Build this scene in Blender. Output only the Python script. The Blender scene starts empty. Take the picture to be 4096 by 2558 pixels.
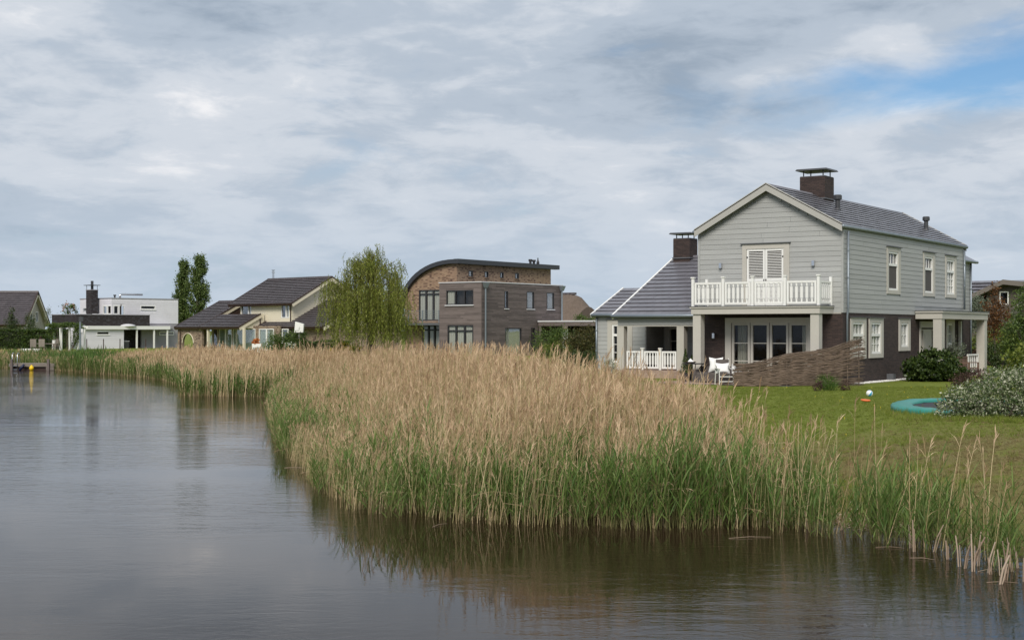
import bpy, math, random
import numpy as np
from mathutils import Vector, Matrix

random.seed(7)
RNG = np.random.default_rng(11)
scene = bpy.context.scene
COL = scene.collection
rad = math.radians

# ------------------------------------------------------------------ camera
cam_data = bpy.data.cameras.new("camera")
cam = bpy.data.objects.new("camera", cam_data)
COL.objects.link(cam)
CAM_H, FPX, HZ, CX = 3.25, 5689.0, 1322.0, 2048.0
cam.location = (0, 0, CAM_H)
cam.rotation_euler = (rad(90), 0, 0)
cam_data.lens = 50.0
cam_data.sensor_width = 36.0
cam_data.shift_y = 43.0 / 4096.0
cam_data.clip_start = 0.1
cam_data.clip_end = 20000
scene.camera = cam

# ------------------------------------------------------------------ light
SUN_AZ = (-0.19, -0.982)           # horizontal direction towards the sun
SUN_EL = 41.0
sun_data = bpy.data.lights.new("sun", 'SUN')
sun_data.energy = 3.0
sun_data.angle = rad(26)
sun_data.color = (1.0, 0.93, 0.83)
sun = bpy.data.objects.new("sun", sun_data)
COL.objects.link(sun)
_c = math.cos(rad(SUN_EL))
_to = Vector((SUN_AZ[0] * _c, SUN_AZ[1] * _c, math.sin(rad(SUN_EL)))).normalized()
sun.rotation_euler = _to.to_track_quat('Z', 'Y').to_euler()
scene.view_settings.view_transform = 'Standard'
scene.view_settings.look = 'None'
scene.view_settings.exposure = 0.05
scene.view_settings.gamma = 1.0
scene.view_settings.use_curve_mapping = False
scene.cycles.max_bounces = 7
scene.cycles.diffuse_bounces = 3
scene.cycles.glossy_bounces = 3
scene.cycles.transparent_max_bounces = 10
scene.cycles.caustics_reflective = False
scene.cycles.caustics_refractive = False


class NT:
    """small node-tree builder"""
    def __init__(self, tree):
        self.t = tree

    def n(self, kind, props=None, **inp):
        nd = self.t.nodes.new(kind)
        for k, v in (props or {}).items():
            setattr(nd, k, v)
        for k, v in inp.items():
            key = int(k[1:]) if k[0] == 'i' and k[1:].isdigit() else k.replace('_', ' ')
            self.put(nd.inputs[key], v)
        return nd

    def put(self, sock, v):
        if isinstance(v, bpy.types.NodeSocket):
            self.t.links.new(v, sock)
        else:
            sock.default_value = v

    def m(self, op, a, b=0.0, c=0.0, clamp=False):
        nd = self.t.nodes.new('ShaderNodeMath')
        nd.operation = op
        nd.use_clamp = clamp
        self.put(nd.inputs[0], a); self.put(nd.inputs[1], b); self.put(nd.inputs[2], c)
        return nd.outputs[0]

    def mix(self, f, a, b):
        nd = self.t.nodes.new('ShaderNodeMix')
        nd.data_type = 'RGBA'
        self.put(nd.inputs[0], f)
        for s, v in ((nd.inputs[6], a), (nd.inputs[7], b)):
            self.put(s, v if isinstance(v, bpy.types.NodeSocket) else (*v[:3], 1))
        return nd.outputs[2]

    def ramp(self, f, stops, ease=False):
        nd = self.t.nodes.new('ShaderNodeValToRGB')
        if ease:
            nd.color_ramp.interpolation = 'EASE'
        el = nd.color_ramp.elements
        while len(el) < len(stops):
            el.new(0.5)
        for e, (p, c) in zip(el, stops):
            e.position = p
            e.color = (*c, 1) if len(c) == 3 else c
        self.put(nd.inputs[0], f)
        return nd.outputs[0]

    def smooth(self, v, lo, hi):
        nd = self.t.nodes.new('ShaderNodeMapRange')
        nd.interpolation_type = 'SMOOTHSTEP'
        self.put(nd.inputs[0], v)
        nd.inputs[1].default_value = lo; nd.inputs[2].default_value = hi
        nd.inputs[3].default_value = 0; nd.inputs[4].default_value = 1
        return nd.outputs[0]

    def noise(self, vec, scale=5, detail=4, rough=0.5, dist=0.0):
        nd = self.n('ShaderNodeTexNoise', Vector=vec, Scale=scale, Detail=detail, Roughness=rough, Distortion=dist)
        return nd.outputs[0]


# ------------------------------------------------------------------ sky: broken cloud over a Nishita sky
world = bpy.data.worlds.new("World")
scene.world = world
world.use_nodes = True
wt = world.node_tree
wt.nodes.clear()
W = NT(wt)
sky = W.n('ShaderNodeTexSky')
sky.sky_type = 'NISHITA'
sky.sun_disc = False
sky.sun_elevation = rad(SUN_EL)
sky.sun_rotation = math.atan2(SUN_AZ[0], SUN_AZ[1])
sky.air_density = 1.0
sky.dust_density = 1.2
tc = W.n('ShaderNodeTexCoord').outputs['Generated']
sp = W.n('ShaderNodeSeparateXYZ', Vector=tc)
dx, dy, dz = sp.outputs
az = W.m('ARCTAN2', dx, dy)
el = W.m('ARCSINE', dz)
# low sky: cloud layers seen edge-on, so features get flatter towards the horizon
flat = W.m('POWER', W.m('MAXIMUM', el, 0.0), 0.80)
ae = W.n('ShaderNodeCombineXYZ', X=az, Y=W.m('MULTIPLY', flat, 1.75)).outputs[0]


def layer(loc_, sx, sy, rot, scale, detail, rough, dist):
    return W.noise(W.n('ShaderNodeMapping', Vector=ae, Scale=(sx, sy, 1), Location=(*loc_, 0), Rotation=(0, 0, rad(rot))).outputs[0], scale, detail, rough, dist)


big = layer((3.1, 1.7), 1, 1.5, -4, 3.2, 6, 0.5, 0.3)
puff = layer((.9, .3), 1, 1.35, -3, 8.0, 9, 0.58, 0.35)
fine = layer((5.2, 1.1), 1, 1.6, -5, 24.0, 8, 0.62, 0.5)
warp = W.m('SUBTRACT', layer((1.7, 4.4), 1, 1.4, 0, 10.0, 7, 0.58, 0.3), 0.5)


def blob(px, py, wa, we, tilt=0.0, k=1.6):
    """soft cloud patch round a direction of the sky (azimuth, elevation)"""
    a0, e0 = math.atan2(px - CX, FPX), (HZ - py) / FPX
    u = W.m('SUBTRACT', az, a0)
    v = W.m('SUBTRACT', W.m('SUBTRACT', el, e0), W.m('MULTIPLY', u, tilt))
    r = W.m('SQRT', W.m('ADD', W.m('POWER', W.m('DIVIDE', u, wa), 2.0), W.m('POWER', W.m('DIVIDE', v, we), 2.0)))
    r = W.m('ADD', r, W.m('MULTIPLY', warp, k))
    return W.m('SUBTRACT', 1.0, W.smooth(r, 0.0, 1.35))


v = W.m('ADD', W.m('MULTIPLY', big, 0.50), W.m('ADD', W.m('MULTIPLY', puff, 0.62), W.m('MULTIPLY', fine, 0.30)))
v = W.m('SUBTRACT', v, 0.200)
for px, py, wa, we, tilt, amt in ((1050, 100, .14, .048, 0.0, .22), (2950, 180, .24, .044, .09, .23), (2450, 400, .12, .028, .08, .10),
                                  (1640, 480, .11, .018, .10, .12), (420, 330, .13, .028, .0, .10), (1200, 760, .12, .022, 0, .06),
                                  (3980, 520, .07, .016, .12, .12), (2900, 480, .11, .016, .08, .07)):
    v = W.m('SUBTRACT', v, W.m('MULTIPLY', blob(px, py, wa, we, tilt, 1.1), amt))
for px, py, wa, we, tilt, amt in ((1500, 250, .11, .028, .0, .10), (3080, 330, .07, .016, .05, .13), (720, 700, .07, .016, 0, .09), (2250, 290, .09, .04, .1, .06),
                                  (3850, 440, .10, .020, .15, .12), (150, 130, .12, .03, 0, .06), (3650, 200, .12, .018, .2, .09), (3300, 560, .14, .02, .05, .05)):
    v = W.m('ADD', v, W.m('MULTIPLY', blob(px, py, wa, we, tilt, 1.1), amt))
cloud = W.ramp(v, [(0.20, (0.315, 0.385, 0.475)), (0.40, (0.462, 0.530, 0.618)), (0.56, (0.615, 0.662, 0.728)), (0.74, (0.88, 0.88, 0.90))], True)
hazy = W.m('SUBTRACT', 1.0, W.smooth(el, 0.0, 0.13))
cloud = W.mix(W.m('MULTIPLY', hazy, 0.62), cloud, (0.475, 0.575, 0.69))
hole = blob(3990, 330, .155, .027, .12, 2.2)
hole = W.m('MAXIMUM', hole, W.m('MULTIPLY', blob(3300, 500, .07, .012, .1, 2.2), 0.35))
hole = W.m('MAXIMUM', hole, W.m('MULTIPLY', W.smooth(W.m('SUBTRACT', 1.0, puff), 0.56, 0.72), 0.20))
cloud10 = W.n('ShaderNodeVectorMath', {'operation': 'SCALE'}, i0=cloud, Scale=10.0).outputs[0]
blue = W.n('ShaderNodeVectorMath', {'operation': 'MULTIPLY'}, i0=sky.outputs[0], i1=(0.60, 0.84, 1.05)).outputs[0]
bg = W.n('ShaderNodeBackground', Strength=0.1, Color=W.mix(W.m('MULTIPLY', hole, 0.95), cloud10, blue))
wo = W.n('ShaderNodeOutputWorld', Surface=bg.outputs[0])

# ------------------------------------------------------------------ mesh helpers
class MB:
    """collects faces; build() links them as ONE mesh object"""
    def __init__(self):
        self.v, self.f, self.mi = [], [], []

    def add(self, vs, fs, mi=0):
        o = len(self.v)
        self.v += [tuple(p) for p in vs]
        self.f += [tuple(i + o for i in q) for q in fs]
        self.mi += [mi] * len(fs)
        return self

    def box(self, x0, x1, y0, y1, z0, z1, mi=0):
        return self.hexa([(x0, y0, z0), (x1, y0, z0), (x1, y1, z0), (x0, y1, z0), (x0, y0, z1), (x1, y0, z1), (x1, y1, z1), (x0, y1, z1)], mi)

    def hexa(self, p, mi=0):
        return self.add(p, [(3, 2, 1, 0), (4, 5, 6, 7), (0, 1, 5, 4), (1, 2, 6, 5), (2, 3, 7, 6), (3, 0, 4, 7)], mi)

    def prism(self, poly, d, mi=0):
        """polygon (3-D points) extruded by vector d"""
        n = len(poly)
        q = [tuple(p[i] + d[i] for i in range(3)) for p in poly]
        return self.add(list(poly) + q, [tuple(range(n - 1, -1, -1)), tuple(range(n, 2 * n))] + [(i, (i + 1) % n, n + (i + 1) % n, n + i) for i in range(n)], mi)

    def tube(self, pts, r, sides=6, mi=0, cap=True):
        pts = [Vector(p) for p in pts]
        rs = r if isinstance(r, (list, tuple)) else [r] * len(pts)
        vs, fs = [], []
        up = None
        for i, p in enumerate(pts):
            t = (pts[min(i + 1, len(pts) - 1)] - pts[max(i - 1, 0)]).normalized()
            if up is None:
                up = Vector((0, 0, 1)) if abs(t.z) < 0.9 else Vector((1, 0, 0))
            a = t.cross(up)
            a = a.normalized() if a.length > 1e-6 else Vector((1, 0, 0))
            b = a.cross(t).normalized()
            up = b
            for k in range(sides):
                th = 2 * math.pi * k / sides
                vs.append(p + (a * math.cos(th) + b * math.sin(th)) * rs[i])
        for i in range(len(pts) - 1):
            for k in range(sides):
                fs.append((i * sides + k, i * sides + (k + 1) % sides, (i + 1) * sides + (k + 1) % sides, (i + 1) * sides + k))
        if cap:
            fs.append(tuple(range(sides - 1, -1, -1)))
            fs.append(tuple(range((len(pts) - 1) * sides, len(pts) * sides)))
        return self.add(vs, fs, mi)

    def lathe(self, prof, c=(0, 0, 0), sides=16, mi=0):
        vs, fs = [], []
        for r, z in prof:
            for k in range(sides):
                th = 2 * math.pi * k / sides
                vs.append((c[0] + r * math.cos(th), c[1] + r * math.sin(th), c[2] + z))
        for i in range(len(prof) - 1):
            for k in range(sides):
                fs.append((i * sides + k, i * sides + (k + 1) % sides, (i + 1) * sides + (k + 1) % sides, (i + 1) * sides + k))
        fs.append(tuple(range(sides - 1, -1, -1)))
        fs.append(tuple(range((len(prof) - 1) * sides, len(prof) * sides)))
        return self.add(vs, fs, mi)

    def mesh(self, name, mats):
        me = bpy.data.meshes.new(name)
        me.from_pydata(self.v, [], self.f)
        for m_ in mats if isinstance(mats, (list, tuple)) else [mats]:
            me.materials.append(m_)
        if any(self.mi):
            me.polygons.foreach_set('material_index', self.mi)
        me.update()
        return me

    def build(self, name, mats, parent=None, smooth=False, kind=None):
        me = self.mesh(name, mats)
        if smooth:
            me.polygons.foreach_set('use_smooth', [True] * len(me.polygons))
        return link(name, me, parent, kind)


def link(name, data, parent=None, kind=None):
    o = bpy.data.objects.new(name, data)
    COL.objects.link(o)
    if parent is not None:
        o.parent = parent
    if kind:
        o['kind'] = kind
    return o


def tag(o, label, cat, group=None):
    o['label'] = label
    o['category'] = cat
    if group:
        o['group'] = group
    return o


def thing(name, label, cat, loc=(0, 0, 0), rz=0.0, group=None):
    o = link(name, None)
    o.location = loc
    o.rotation_euler = (0, 0, rz)
    o.empty_display_size = 0.3
    return tag(o, label, cat, group)


def np_mesh(name, verts, faces, mats, n=4, mi=None):
    me = bpy.data.meshes.new(name)
    verts = np.asarray(verts, dtype=np.float32).reshape(-1, 3)
    faces = np.asarray(faces, dtype=np.int32).reshape(-1, n)
    me.vertices.add(len(verts)); me.vertices.foreach_set('co', verts.ravel())
    me.loops.add(faces.size); me.loops.foreach_set('vertex_index', faces.ravel())
    me.polygons.add(len(faces)); me.polygons.foreach_set('loop_start', np.arange(0, faces.size, n, dtype=np.int32))
    for m_ in mats if isinstance(mats, (list, tuple)) else [mats]:
        me.materials.append(m_)
    if mi is not None:
        me.polygons.foreach_set('material_index', np.asarray(mi, dtype=np.int32))
    me.update(calc_edges=True)
    return me


# ------------------------------------------------------------------ materials
MATS = {}


def new_mat(name):
    m_ = bpy.data.materials.new(name)
    m_.use_nodes = True
    m_.node_tree.nodes.clear()
    MATS[name] = m_
    t = NT(m_.node_tree)
    out = t.n('ShaderNodeOutputMaterial')
    return m_, t, out


def pmat(name, col, rough=0.6, var=0.12, scale=3.0, fine=40.0, bump=0.0, metal=0.0, spec=0.4, streak=None):
    """painted / plain surface: colour with cloudy and grainy variation and fine relief"""
    m_, t, out = new_mat(name)
    oc = t.n('ShaderNodeTexCoord').outputs['Object']
    if streak:
        oc = t.n('ShaderNodeMapping', Vector=oc, Scale=streak).outputs[0]
    n1 = t.noise(oc, scale, 4, 0.6)
    n2 = t.noise(oc, fine, 3, 0.6)
    k = t.m('ADD', t.m('MULTIPLY', n1, 0.65), t.m('MULTIPLY', n2, 0.35))
    rnd = t.n('ShaderNodeObjectInfo').outputs['Random']
    isl = t.n('ShaderNodeNewGeometry').outputs['Random Per Island']
    k = t.m('ADD', k, t.m('ADD', t.m('MULTIPLY', t.m('SUBTRACT', rnd, 0.5), 0.22), t.m('MULTIPLY', t.m('SUBTRACT', isl, 0.5), 0.30)))
    c = t.ramp(k, [(0.25, tuple(x * (1 - var) for x in col)), (0.75, tuple(min(1, x * (1 + var)) for x in col))])
    b = t.n('ShaderNodeBsdfPrincipled', Base_Color=c, Roughness=rough, Metallic=metal)
    b.inputs['Specular IOR Level'].default_value = spec
    if bump:
        bn = t.n('ShaderNodeBump', Strength=bump, Distance=0.01, Height=n2)
        t.put(b.inputs['Normal'], bn.outputs[0])
    t.put(out.inputs[0], b.outputs[0])
    return m_


def brick_mat(name, c1, c2, mortar, bw=0.21, bh=0.065, gap=0.010, rough=0.85, var=0.5, odd=None):
    m_, t, out = new_mat(name)
    oc = t.n('ShaderNodeTexCoord').outputs['Object']
    s = t.n('ShaderNodeSeparateXYZ', Vector=oc)
    vec = t.n('ShaderNodeCombineXYZ', X=t.m('ADD', s.outputs[0], s.outputs[1]), Y=s.outputs[2]).outputs[0]
    br = t.n('ShaderNodeTexBrick', Vector=vec, Scale=1.0, Color1=(*c1, 1), Color2=(*c2, 1), Mortar=(*mortar, 1))
    br.inputs['Mortar Size'].default_value = gap / 2
    br.inputs['Brick Width'].default_value = bw
    br.inputs['Row Height'].default_value = bh
    br.inputs['Bias'].default_value = -0.1
    col = br.outputs['Color']
    if odd:
        w = t.n('ShaderNodeTexWhiteNoise', {'noise_dimensions': '2D'}, Vector=t.n('ShaderNodeVectorMath', {'operation': 'SNAP'}, i0=vec, i1=(bw, bh, 1)).outputs[0])
        col = t.mix(t.m('GREATER_THAN', w.outputs[0], 0.85), col, odd)
    nz = t.noise(oc, 1.4, 4, 0.6)
    col = t.n('ShaderNodeHueSaturation', Color=col, Value=t.m('ADD', 1 - var / 2, t.m('MULTIPLY', nz, var))).outputs[0]
    b = t.n('ShaderNodeBsdfPrincipled', Base_Color=col, Roughness=rough)
    bn = t.n('ShaderNodeBump', Strength=0.6, Distance=0.01, Height=t.m('SUBTRACT', 1.0, br.outputs['Fac']))
    t.put(b.inputs['Normal'], bn.outputs[0])
    t.put(out.inputs[0], b.outputs[0])
    return m_


def leaf_mat(name, stops, rough=0.5, trans=0.3):
    """leaves: every leaf (mesh island) takes its own tone"""
    m_, t, out = new_mat(name)
    r = t.n('ShaderNodeNewGeometry').outputs['Random Per Island']
    o = t.n('ShaderNodeObjectInfo').outputs['Random']
    k = t.m('FRACT', t.m('ADD', r, t.m('MULTIPLY', o, 7.31)))
    col = t.ramp(k, stops)
    b = t.n('ShaderNodeBsdfPrincipled', Base_Color=col, Roughness=rough)
    b.inputs['Specular IOR Level'].default_value = 0.3
    tr = t.n('ShaderNodeBsdfTranslucent', Color=col)
    mx = t.n('ShaderNodeMixShader', Fac=trans, i1=b.outputs[0], i2=tr.outputs[0])
    t.put(out.inputs[0], mx.outputs[0])
    return m_


def glass_mat(name, tint=0.9):
    m_, t, out = new_mat(name)
    fr = t.n('ShaderNodeFresnel', IOR=1.5).outputs[0]
    oc = t.n('ShaderNodeTexCoord').outputs['Object']
    bn = t.n('ShaderNodeBump', Strength=0.02, Distance=0.02, Height=t.noise(oc, 1.3, 2)).outputs[0]
    g = t.n('ShaderNodeBsdfGlossy', Color=(0.95, 0.97, 1, 1), Roughness=0.01, Normal=bn)
    tr = t.n('ShaderNodeBsdfTransparent', Color=(tint, tint, tint, 1))
    mx = t.n('ShaderNodeMixShader', Fac=t.m('MULTIPLY', fr, 0.36), i1=tr.outputs[0], i2=g.outputs[0])
    t.put(out.inputs[0], mx.outputs[0])
    return m_


M_SIDING = pmat('grey_painted_siding', (0.362, 0.370, 0.364), 0.55, 0.13, 1.5, 60, 0.25, streak=(0.4, 0.4, 6))
M_TRIM = pmat('greige_trim_paint', (0.475, 0.455, 0.41), 0.5, 0.06, 2, 30)
M_BARGE = pmat('grey_barge_paint', (0.42, 0.412, 0.385), 0.5, 0.06, 2, 30)
M_WHITE = pmat('white_paint', (0.79, 0.79, 0.77), 0.4, 0.04, 2, 30)
M_DBRICK = brick_mat('dark_brown_brick', (0.036, 0.024, 0.022), (0.064, 0.042, 0.036), (0.018, 0.016, 0.016))
M_SLATE = pmat('anthracite_roof_tile', (0.150, 0.147, 0.166), 0.31, 0.20, 1.2, 25, 0.3, spec=0.5)
M_ZINC = pmat('weathered_zinc', (0.24, 0.275, 0.31), 0.42, 0.15, 3, 20, metal=0.55)
M_DARKM = pmat('dark_metal', (0.045, 0.047, 0.052), 0.45, 0.2, 4, 20, spec=0.5)
M_LEAD = pmat('grey_lead', (0.10, 0.105, 0.115), 0.6, 0.2, 4, 20)
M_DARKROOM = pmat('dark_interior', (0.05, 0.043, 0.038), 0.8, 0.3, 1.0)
M_CURTAIN = pmat('pale_curtain', (0.62, 0.64, 0.56), 0.8, 0.10, 2, 30, streak=(12, 12, .3))
M_CREAM = pmat('cream_siding', (0.72, 0.665, 0.52), 0.55, 0.06, 1.5, 40)
M_CREAMTRIM = pmat('cream_trim', (0.66, 0.60, 0.47), 0.5, 0.05)
M_GLASS = glass_mat('window_glass')
M_BTILE = pmat('brown_black_roof_tile', (0.098, 0.086, 0.092), 0.34, 0.25, 1.2, 18, 0.3)
M_BROWNTRIM = pmat('dark_brown_trim', (0.045, 0.025, 0.02), 0.5, 0.15)
M_PLINTH = brick_mat('pinkish_terrace_brick', (0.34, 0.23, 0.18), (0.42, 0.30, 0.24), (0.3, 0.27, 0.24))
M_WOOD_GREY = pmat('weathered_grey_wood', (0.142, 0.116, 0.110), 0.8, 0.36, 1.2, 30, 0.4, streak=(1, 1, 8))
M_BRICK2 = brick_mat('mottled_buff_brick', (0.24, 0.145, 0.095), (0.36, 0.245, 0.165), (0.30, 0.25, 0.19), 0.22, 0.075, 0.014, var=0.35, odd=(0.12, 0.072, 0.055))
M_BRICK3 = brick_mat('tan_brown_brick', (0.22, 0.155, 0.11), (0.33, 0.25, 0.18), (0.27, 0.23, 0.18), 0.22, 0.075, 0.014, var=0.35, odd=(0.10, 0.065, 0.05))
M_BBRICK = brick_mat('blue_black_brick', (0.021, 0.016, 0.017), (0.038, 0.028, 0.028), (0.018, 0.017, 0.017), var=0.5, odd=(0.055, 0.055, 0.062))
M_WHITEBOARD = pmat('white_board_siding', (0.70, 0.69, 0.735), 0.5, 0.06, 1, 30)
M_GREYPLASTER = pmat('grey_plaster', (0.30, 0.29, 0.315), 0.8, 0.08, 1, 20)
M_THATCH = pmat('grey_brown_thatch', (0.115, 0.088, 0.070), 0.95, 0.35, 1.5, 12, 0.8, streak=(3, 3, .7))
M_WICKER = pmat('woven_hazel_rods', (0.135, 0.098, 0.072), 0.75, 0.4, 2.5, 30, 0.4)
M_BARK = pmat('grey_bark', (0.10, 0.08, 0.06), 0.9, 0.35, 3, 25, 0.6)
M_STEEL = pmat('polished_steel', (0.62, 0.63, 0.65), 0.2, 0.05, metal=1.0)
M_DECK = pmat('weathered_deck_wood', (0.20, 0.175, 0.15), 0.85, 0.3, 2, 30, 0.4)
M_CUSHION = pmat('white_cushion_fabric', (0.82, 0.82, 0.82), 0.9, 0.03)
M_TEAL = pmat('teal_vinyl', (0.026, 0.225, 0.185), 0.38, 0.14, 2.5, 20, 0.3)
M_MAT = pmat('black_mesh_mat', (0.028, 0.027, 0.033), 0.7, 0.1)
M_PAVE = pmat('pink_paving', (0.36, 0.265, 0.22), 0.85, 0.15, 2, 30, 0.3)

# ------------------------------------------------------------------ ground, water
GZ = 1.2   # lawn level above the water
SHORE = [(-3000, 900), (-400, 330), (-140, 200), (-70, 147), (-54, 135), (-46, 127), (-41, 122), (-35, 114.5), (-26.5, 101.5), (-22.5, 94), (-19.2, 84), (-17.0, 75),
         (-16.3, 71.5), (-14, 70.4), (-11.8, 70), (-10.9, 66), (-9.7, 58), (-8.1, 49), (-6.2, 39), (-4.5, 32.4), (-3.5, 28), (-3.0, 26.3),
         (-1.9, 25.1), (-.85, 24.2), (.6, 23.6), (1.9, 23.4), (3.5, 23.5), (4.7, 23.0), (5.6, 21.8), (6.1, 20.8), (6.5, 19.9), (6.85, 18.9), (7.6, 15), (9.5, 8), (14, -5), (40, -60), (120, -500)]
LAND = SHORE + [(3500, -500), (3500, 7000), (-3000, 7000)]
_S = np.array(SHORE, float)
_L = np.array(LAND, float)


def shore_dist(P):
    """signed distance to the waterline, positive on land"""
    P = np.asarray(P, float)
    A, B = _S[:-1], _S[1:]
    d2 = np.full(len(P), 1e18)
    for a, b in zip(A, B):
        ab = b - a
        t = np.clip(((P - a) @ ab) / (ab @ ab), 0, 1)
        q = P - (a + t[:, None] * ab)
        d2 = np.minimum(d2, (q ** 2).sum(1))
    return np.sqrt(d2) * np.where(in_poly(P, _L), 1, -1)


def in_poly(P, poly):
    P = np.asarray(P, float)
    poly = np.asarray(poly, float)
    inside = np.zeros(len(P), bool)
    j = len(poly) - 1
    for i in range(len(poly)):
        xi, yi = poly[i]; xj, yj = poly[j]
        c = ((yi > P[:, 1]) != (yj > P[:, 1])) & (P[:, 0] < (xj - xi) * (P[:, 1] - yi) / (yj - yi + 1e-12) + xi)
        inside ^= c
        j = i
    return inside


def vnoise(P, s, seed=0):
    """cheap smooth value noise in numpy"""
    q = np.asarray(P, float) * s + seed * 17.3
    i = np.floor(q).astype(int); f = q - i
    f = f * f * (3 - 2 * f)
    h = lambda a, b: np.modf(np.abs(np.sin(a * 127.1 + b * 311.7 + seed * 3.7) * 43758.5453))[0]
    a = h(i[:, 0], i[:, 1]); b = h(i[:, 0] + 1, i[:, 1]); c = h(i[:, 0], i[:, 1] + 1); d = h(i[:, 0] + 1, i[:, 1] + 1)
    return (a * (1 - f[:, 0]) + b * f[:, 0]) * (1 - f[:, 1]) + (c * (1 - f[:, 0]) + d * f[:, 0]) * f[:, 1]


def sstep(x, a, b):
    t = np.clip((x - a) / (b - a), 0, 1)
    return t * t * (3 - 2 * t)


# reed beds (plan outlines): they stand on low wet ground, the lawn rises behind them
BACK = [(7.7, 18.4), (7.0, 21.0), (6.5, 22.6), (5.8, 24.2), (5.1, 26.2), (4.5, 29), (4.05, 32), (3.6, 36), (3.0, 40), (1.8, 45), (0.2, 51), (-2, 58), (-5, 66), (-7.2, 72)]
FARB = [(-8.5, 74), (-9.5, 79), (-12.5, 84), (-16, 92), (-20, 101), (-26, 110), (-33, 119), (-39, 126.5), (-47, 134), (-61, 147), (-76, 157), (-145, 206)]
BEDBACK = np.array([(10.5, 10), (9.2, 15)] + BACK + FARB, float)


def line_dist(P, L):
    d2 = np.full(len(P), 1e18)
    for a, b in zip(L[:-1], L[1:]):
        ab = b - a
        t = np.clip(((P - a) @ ab) / (ab @ ab), 0, 1)
        q = P - (a + t[:, None] * ab)
        d2 = np.minimum(d2, (q ** 2).sum(1))
    return np.sqrt(d2)




def ground_z(P):
    P = np.asarray(P, float).reshape(-1, 2)
    d = shore_dist(P)
    wet = in_poly(P, np.array([tuple(p) for p in BEDBACK[::-1]] + [tuple(p) for p in SHORE[2:34][::-1]]))
    db = np.where(wet, 0.0, line_dist(P, BEDBACK))
    low = .30 * sstep(d, .5, 4.5) - .06
    z = np.where(d > 0, low + (GZ - low) * sstep(db, -.6, 6.5), -.06 + d * .18)
    z = np.maximum(z, -1.2)
    bump = (vnoise(P, 0.35, 1) - 0.5) * 0.10 + (vnoise(P, 1.1, 2) - 0.5) * 0.05
    return z + np.where(d > 0.5, bump * sstep(db, 0, 3) * (1 - sstep(P[:, 1], 46, 51)), 0)


gx = np.unique(np.round(np.concatenate([np.arange(-26, 32, 0.5), np.arange(-80, -26, 2), np.arange(32, 110, 3), [-3000, -1500, -800, -450, -300, -200, -140, -110, 140, 200, 350, 700, 1500, 3000]]), 3))
gy = np.unique(np.round(np.concatenate([np.arange(10, 82, 0.5), np.arange(82, 210, 2), np.arange(-20, 10, 2.5), [-480, -250, -120, -60, 240, 300, 400, 600, 1000, 2000, 4000, 6900]]), 3))
XX, YY = np.meshgrid(gx, gy)
GP = np.stack([XX.ravel(), YY.ravel()], 1)
gzv = ground_z(GP)
gd = shore_dist(GP)
nx, ny = len(gx), len(gy)
idx = np.arange(nx * ny).reshape(ny, nx)
quads = np.stack([idx[:-1, :-1], idx[:-1, 1:], idx[1:, 1:], idx[1:, :-1]], -1).reshape(-1, 4)


def ground_mat():
    m_, t, out = new_mat('lawn_and_bank')
    oc = t.n('ShaderNodeTexCoord').outputs['Object']
    at = t.n('ShaderNodeAttribute', {'attribute_name': 'shore'}).outputs['Fac']
    n1 = t.noise(oc, 0.9, 6, 0.6, 0.4); n2 = t.noise(oc, 14, 5, 0.65); n3 = t.noise(oc, 60, 3, 0.6)
    mow = t.ramp(t.m('ADD', t.m('MULTIPLY', n1, 0.5), t.m('MULTIPLY', n2, 0.5)), [(0.3, (0.105, 0.138, 0.020)), (0.5, (0.160, 0.195, 0.030)), (0.72, (0.215, 0.242, 0.055))])
    dry = t.ramp(t.m('ADD', t.m('MULTIPLY', n3, 0.5), t.m('MULTIPLY', n2, 0.5)), [(0.3, (0.10, 0.085, 0.03)), (0.7, (0.27, 0.21, 0.10))])
    k = t.m('MULTIPLY', t.m('SUBTRACT', 1.0, t.smooth(at, 6.0, 12.5)), t.smooth(n1, 0.30, 0.52))
    c = t.mix(t.m('MULTIPLY', k, 0.8), mow, dry)
    mud = t.ramp(n2, [(0.3, (0.035, 0.026, 0.017)), (0.7, (0.10, 0.078, 0.05))])
    c = t.mix(t.m('SUBTRACT', 1.0, t.smooth(t.m('ADD', at, t.m('MULTIPLY', n2, 1.2)), 0.5, 3.2)), c, mud)
    b = t.n('ShaderNodeBsdfPrincipled', Base_Color=c, Roughness=0.9)
    b.inputs['Specular IOR Level'].default_value = 0.15
    bn = t.n('ShaderNodeBump', Strength=0.7, Distance=0.05, Height=t.m('ADD', n3, n2))
    t.put(b.inputs['Normal'], bn.outputs[0])
    t.put(out.inputs[0], b.outputs[0])
    return m_


gme = np_mesh('ground', np.column_stack([GP, gzv]), quads, ground_mat())
gme.polygons.foreach_set('use_smooth', [True] * len(gme.polygons))
at = gme.attributes.new('shore', 'FLOAT', 'POINT')
at.data.foreach_set('value', gd.astype(np.float32))
ground = link('ground', gme, kind='structure')


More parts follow.
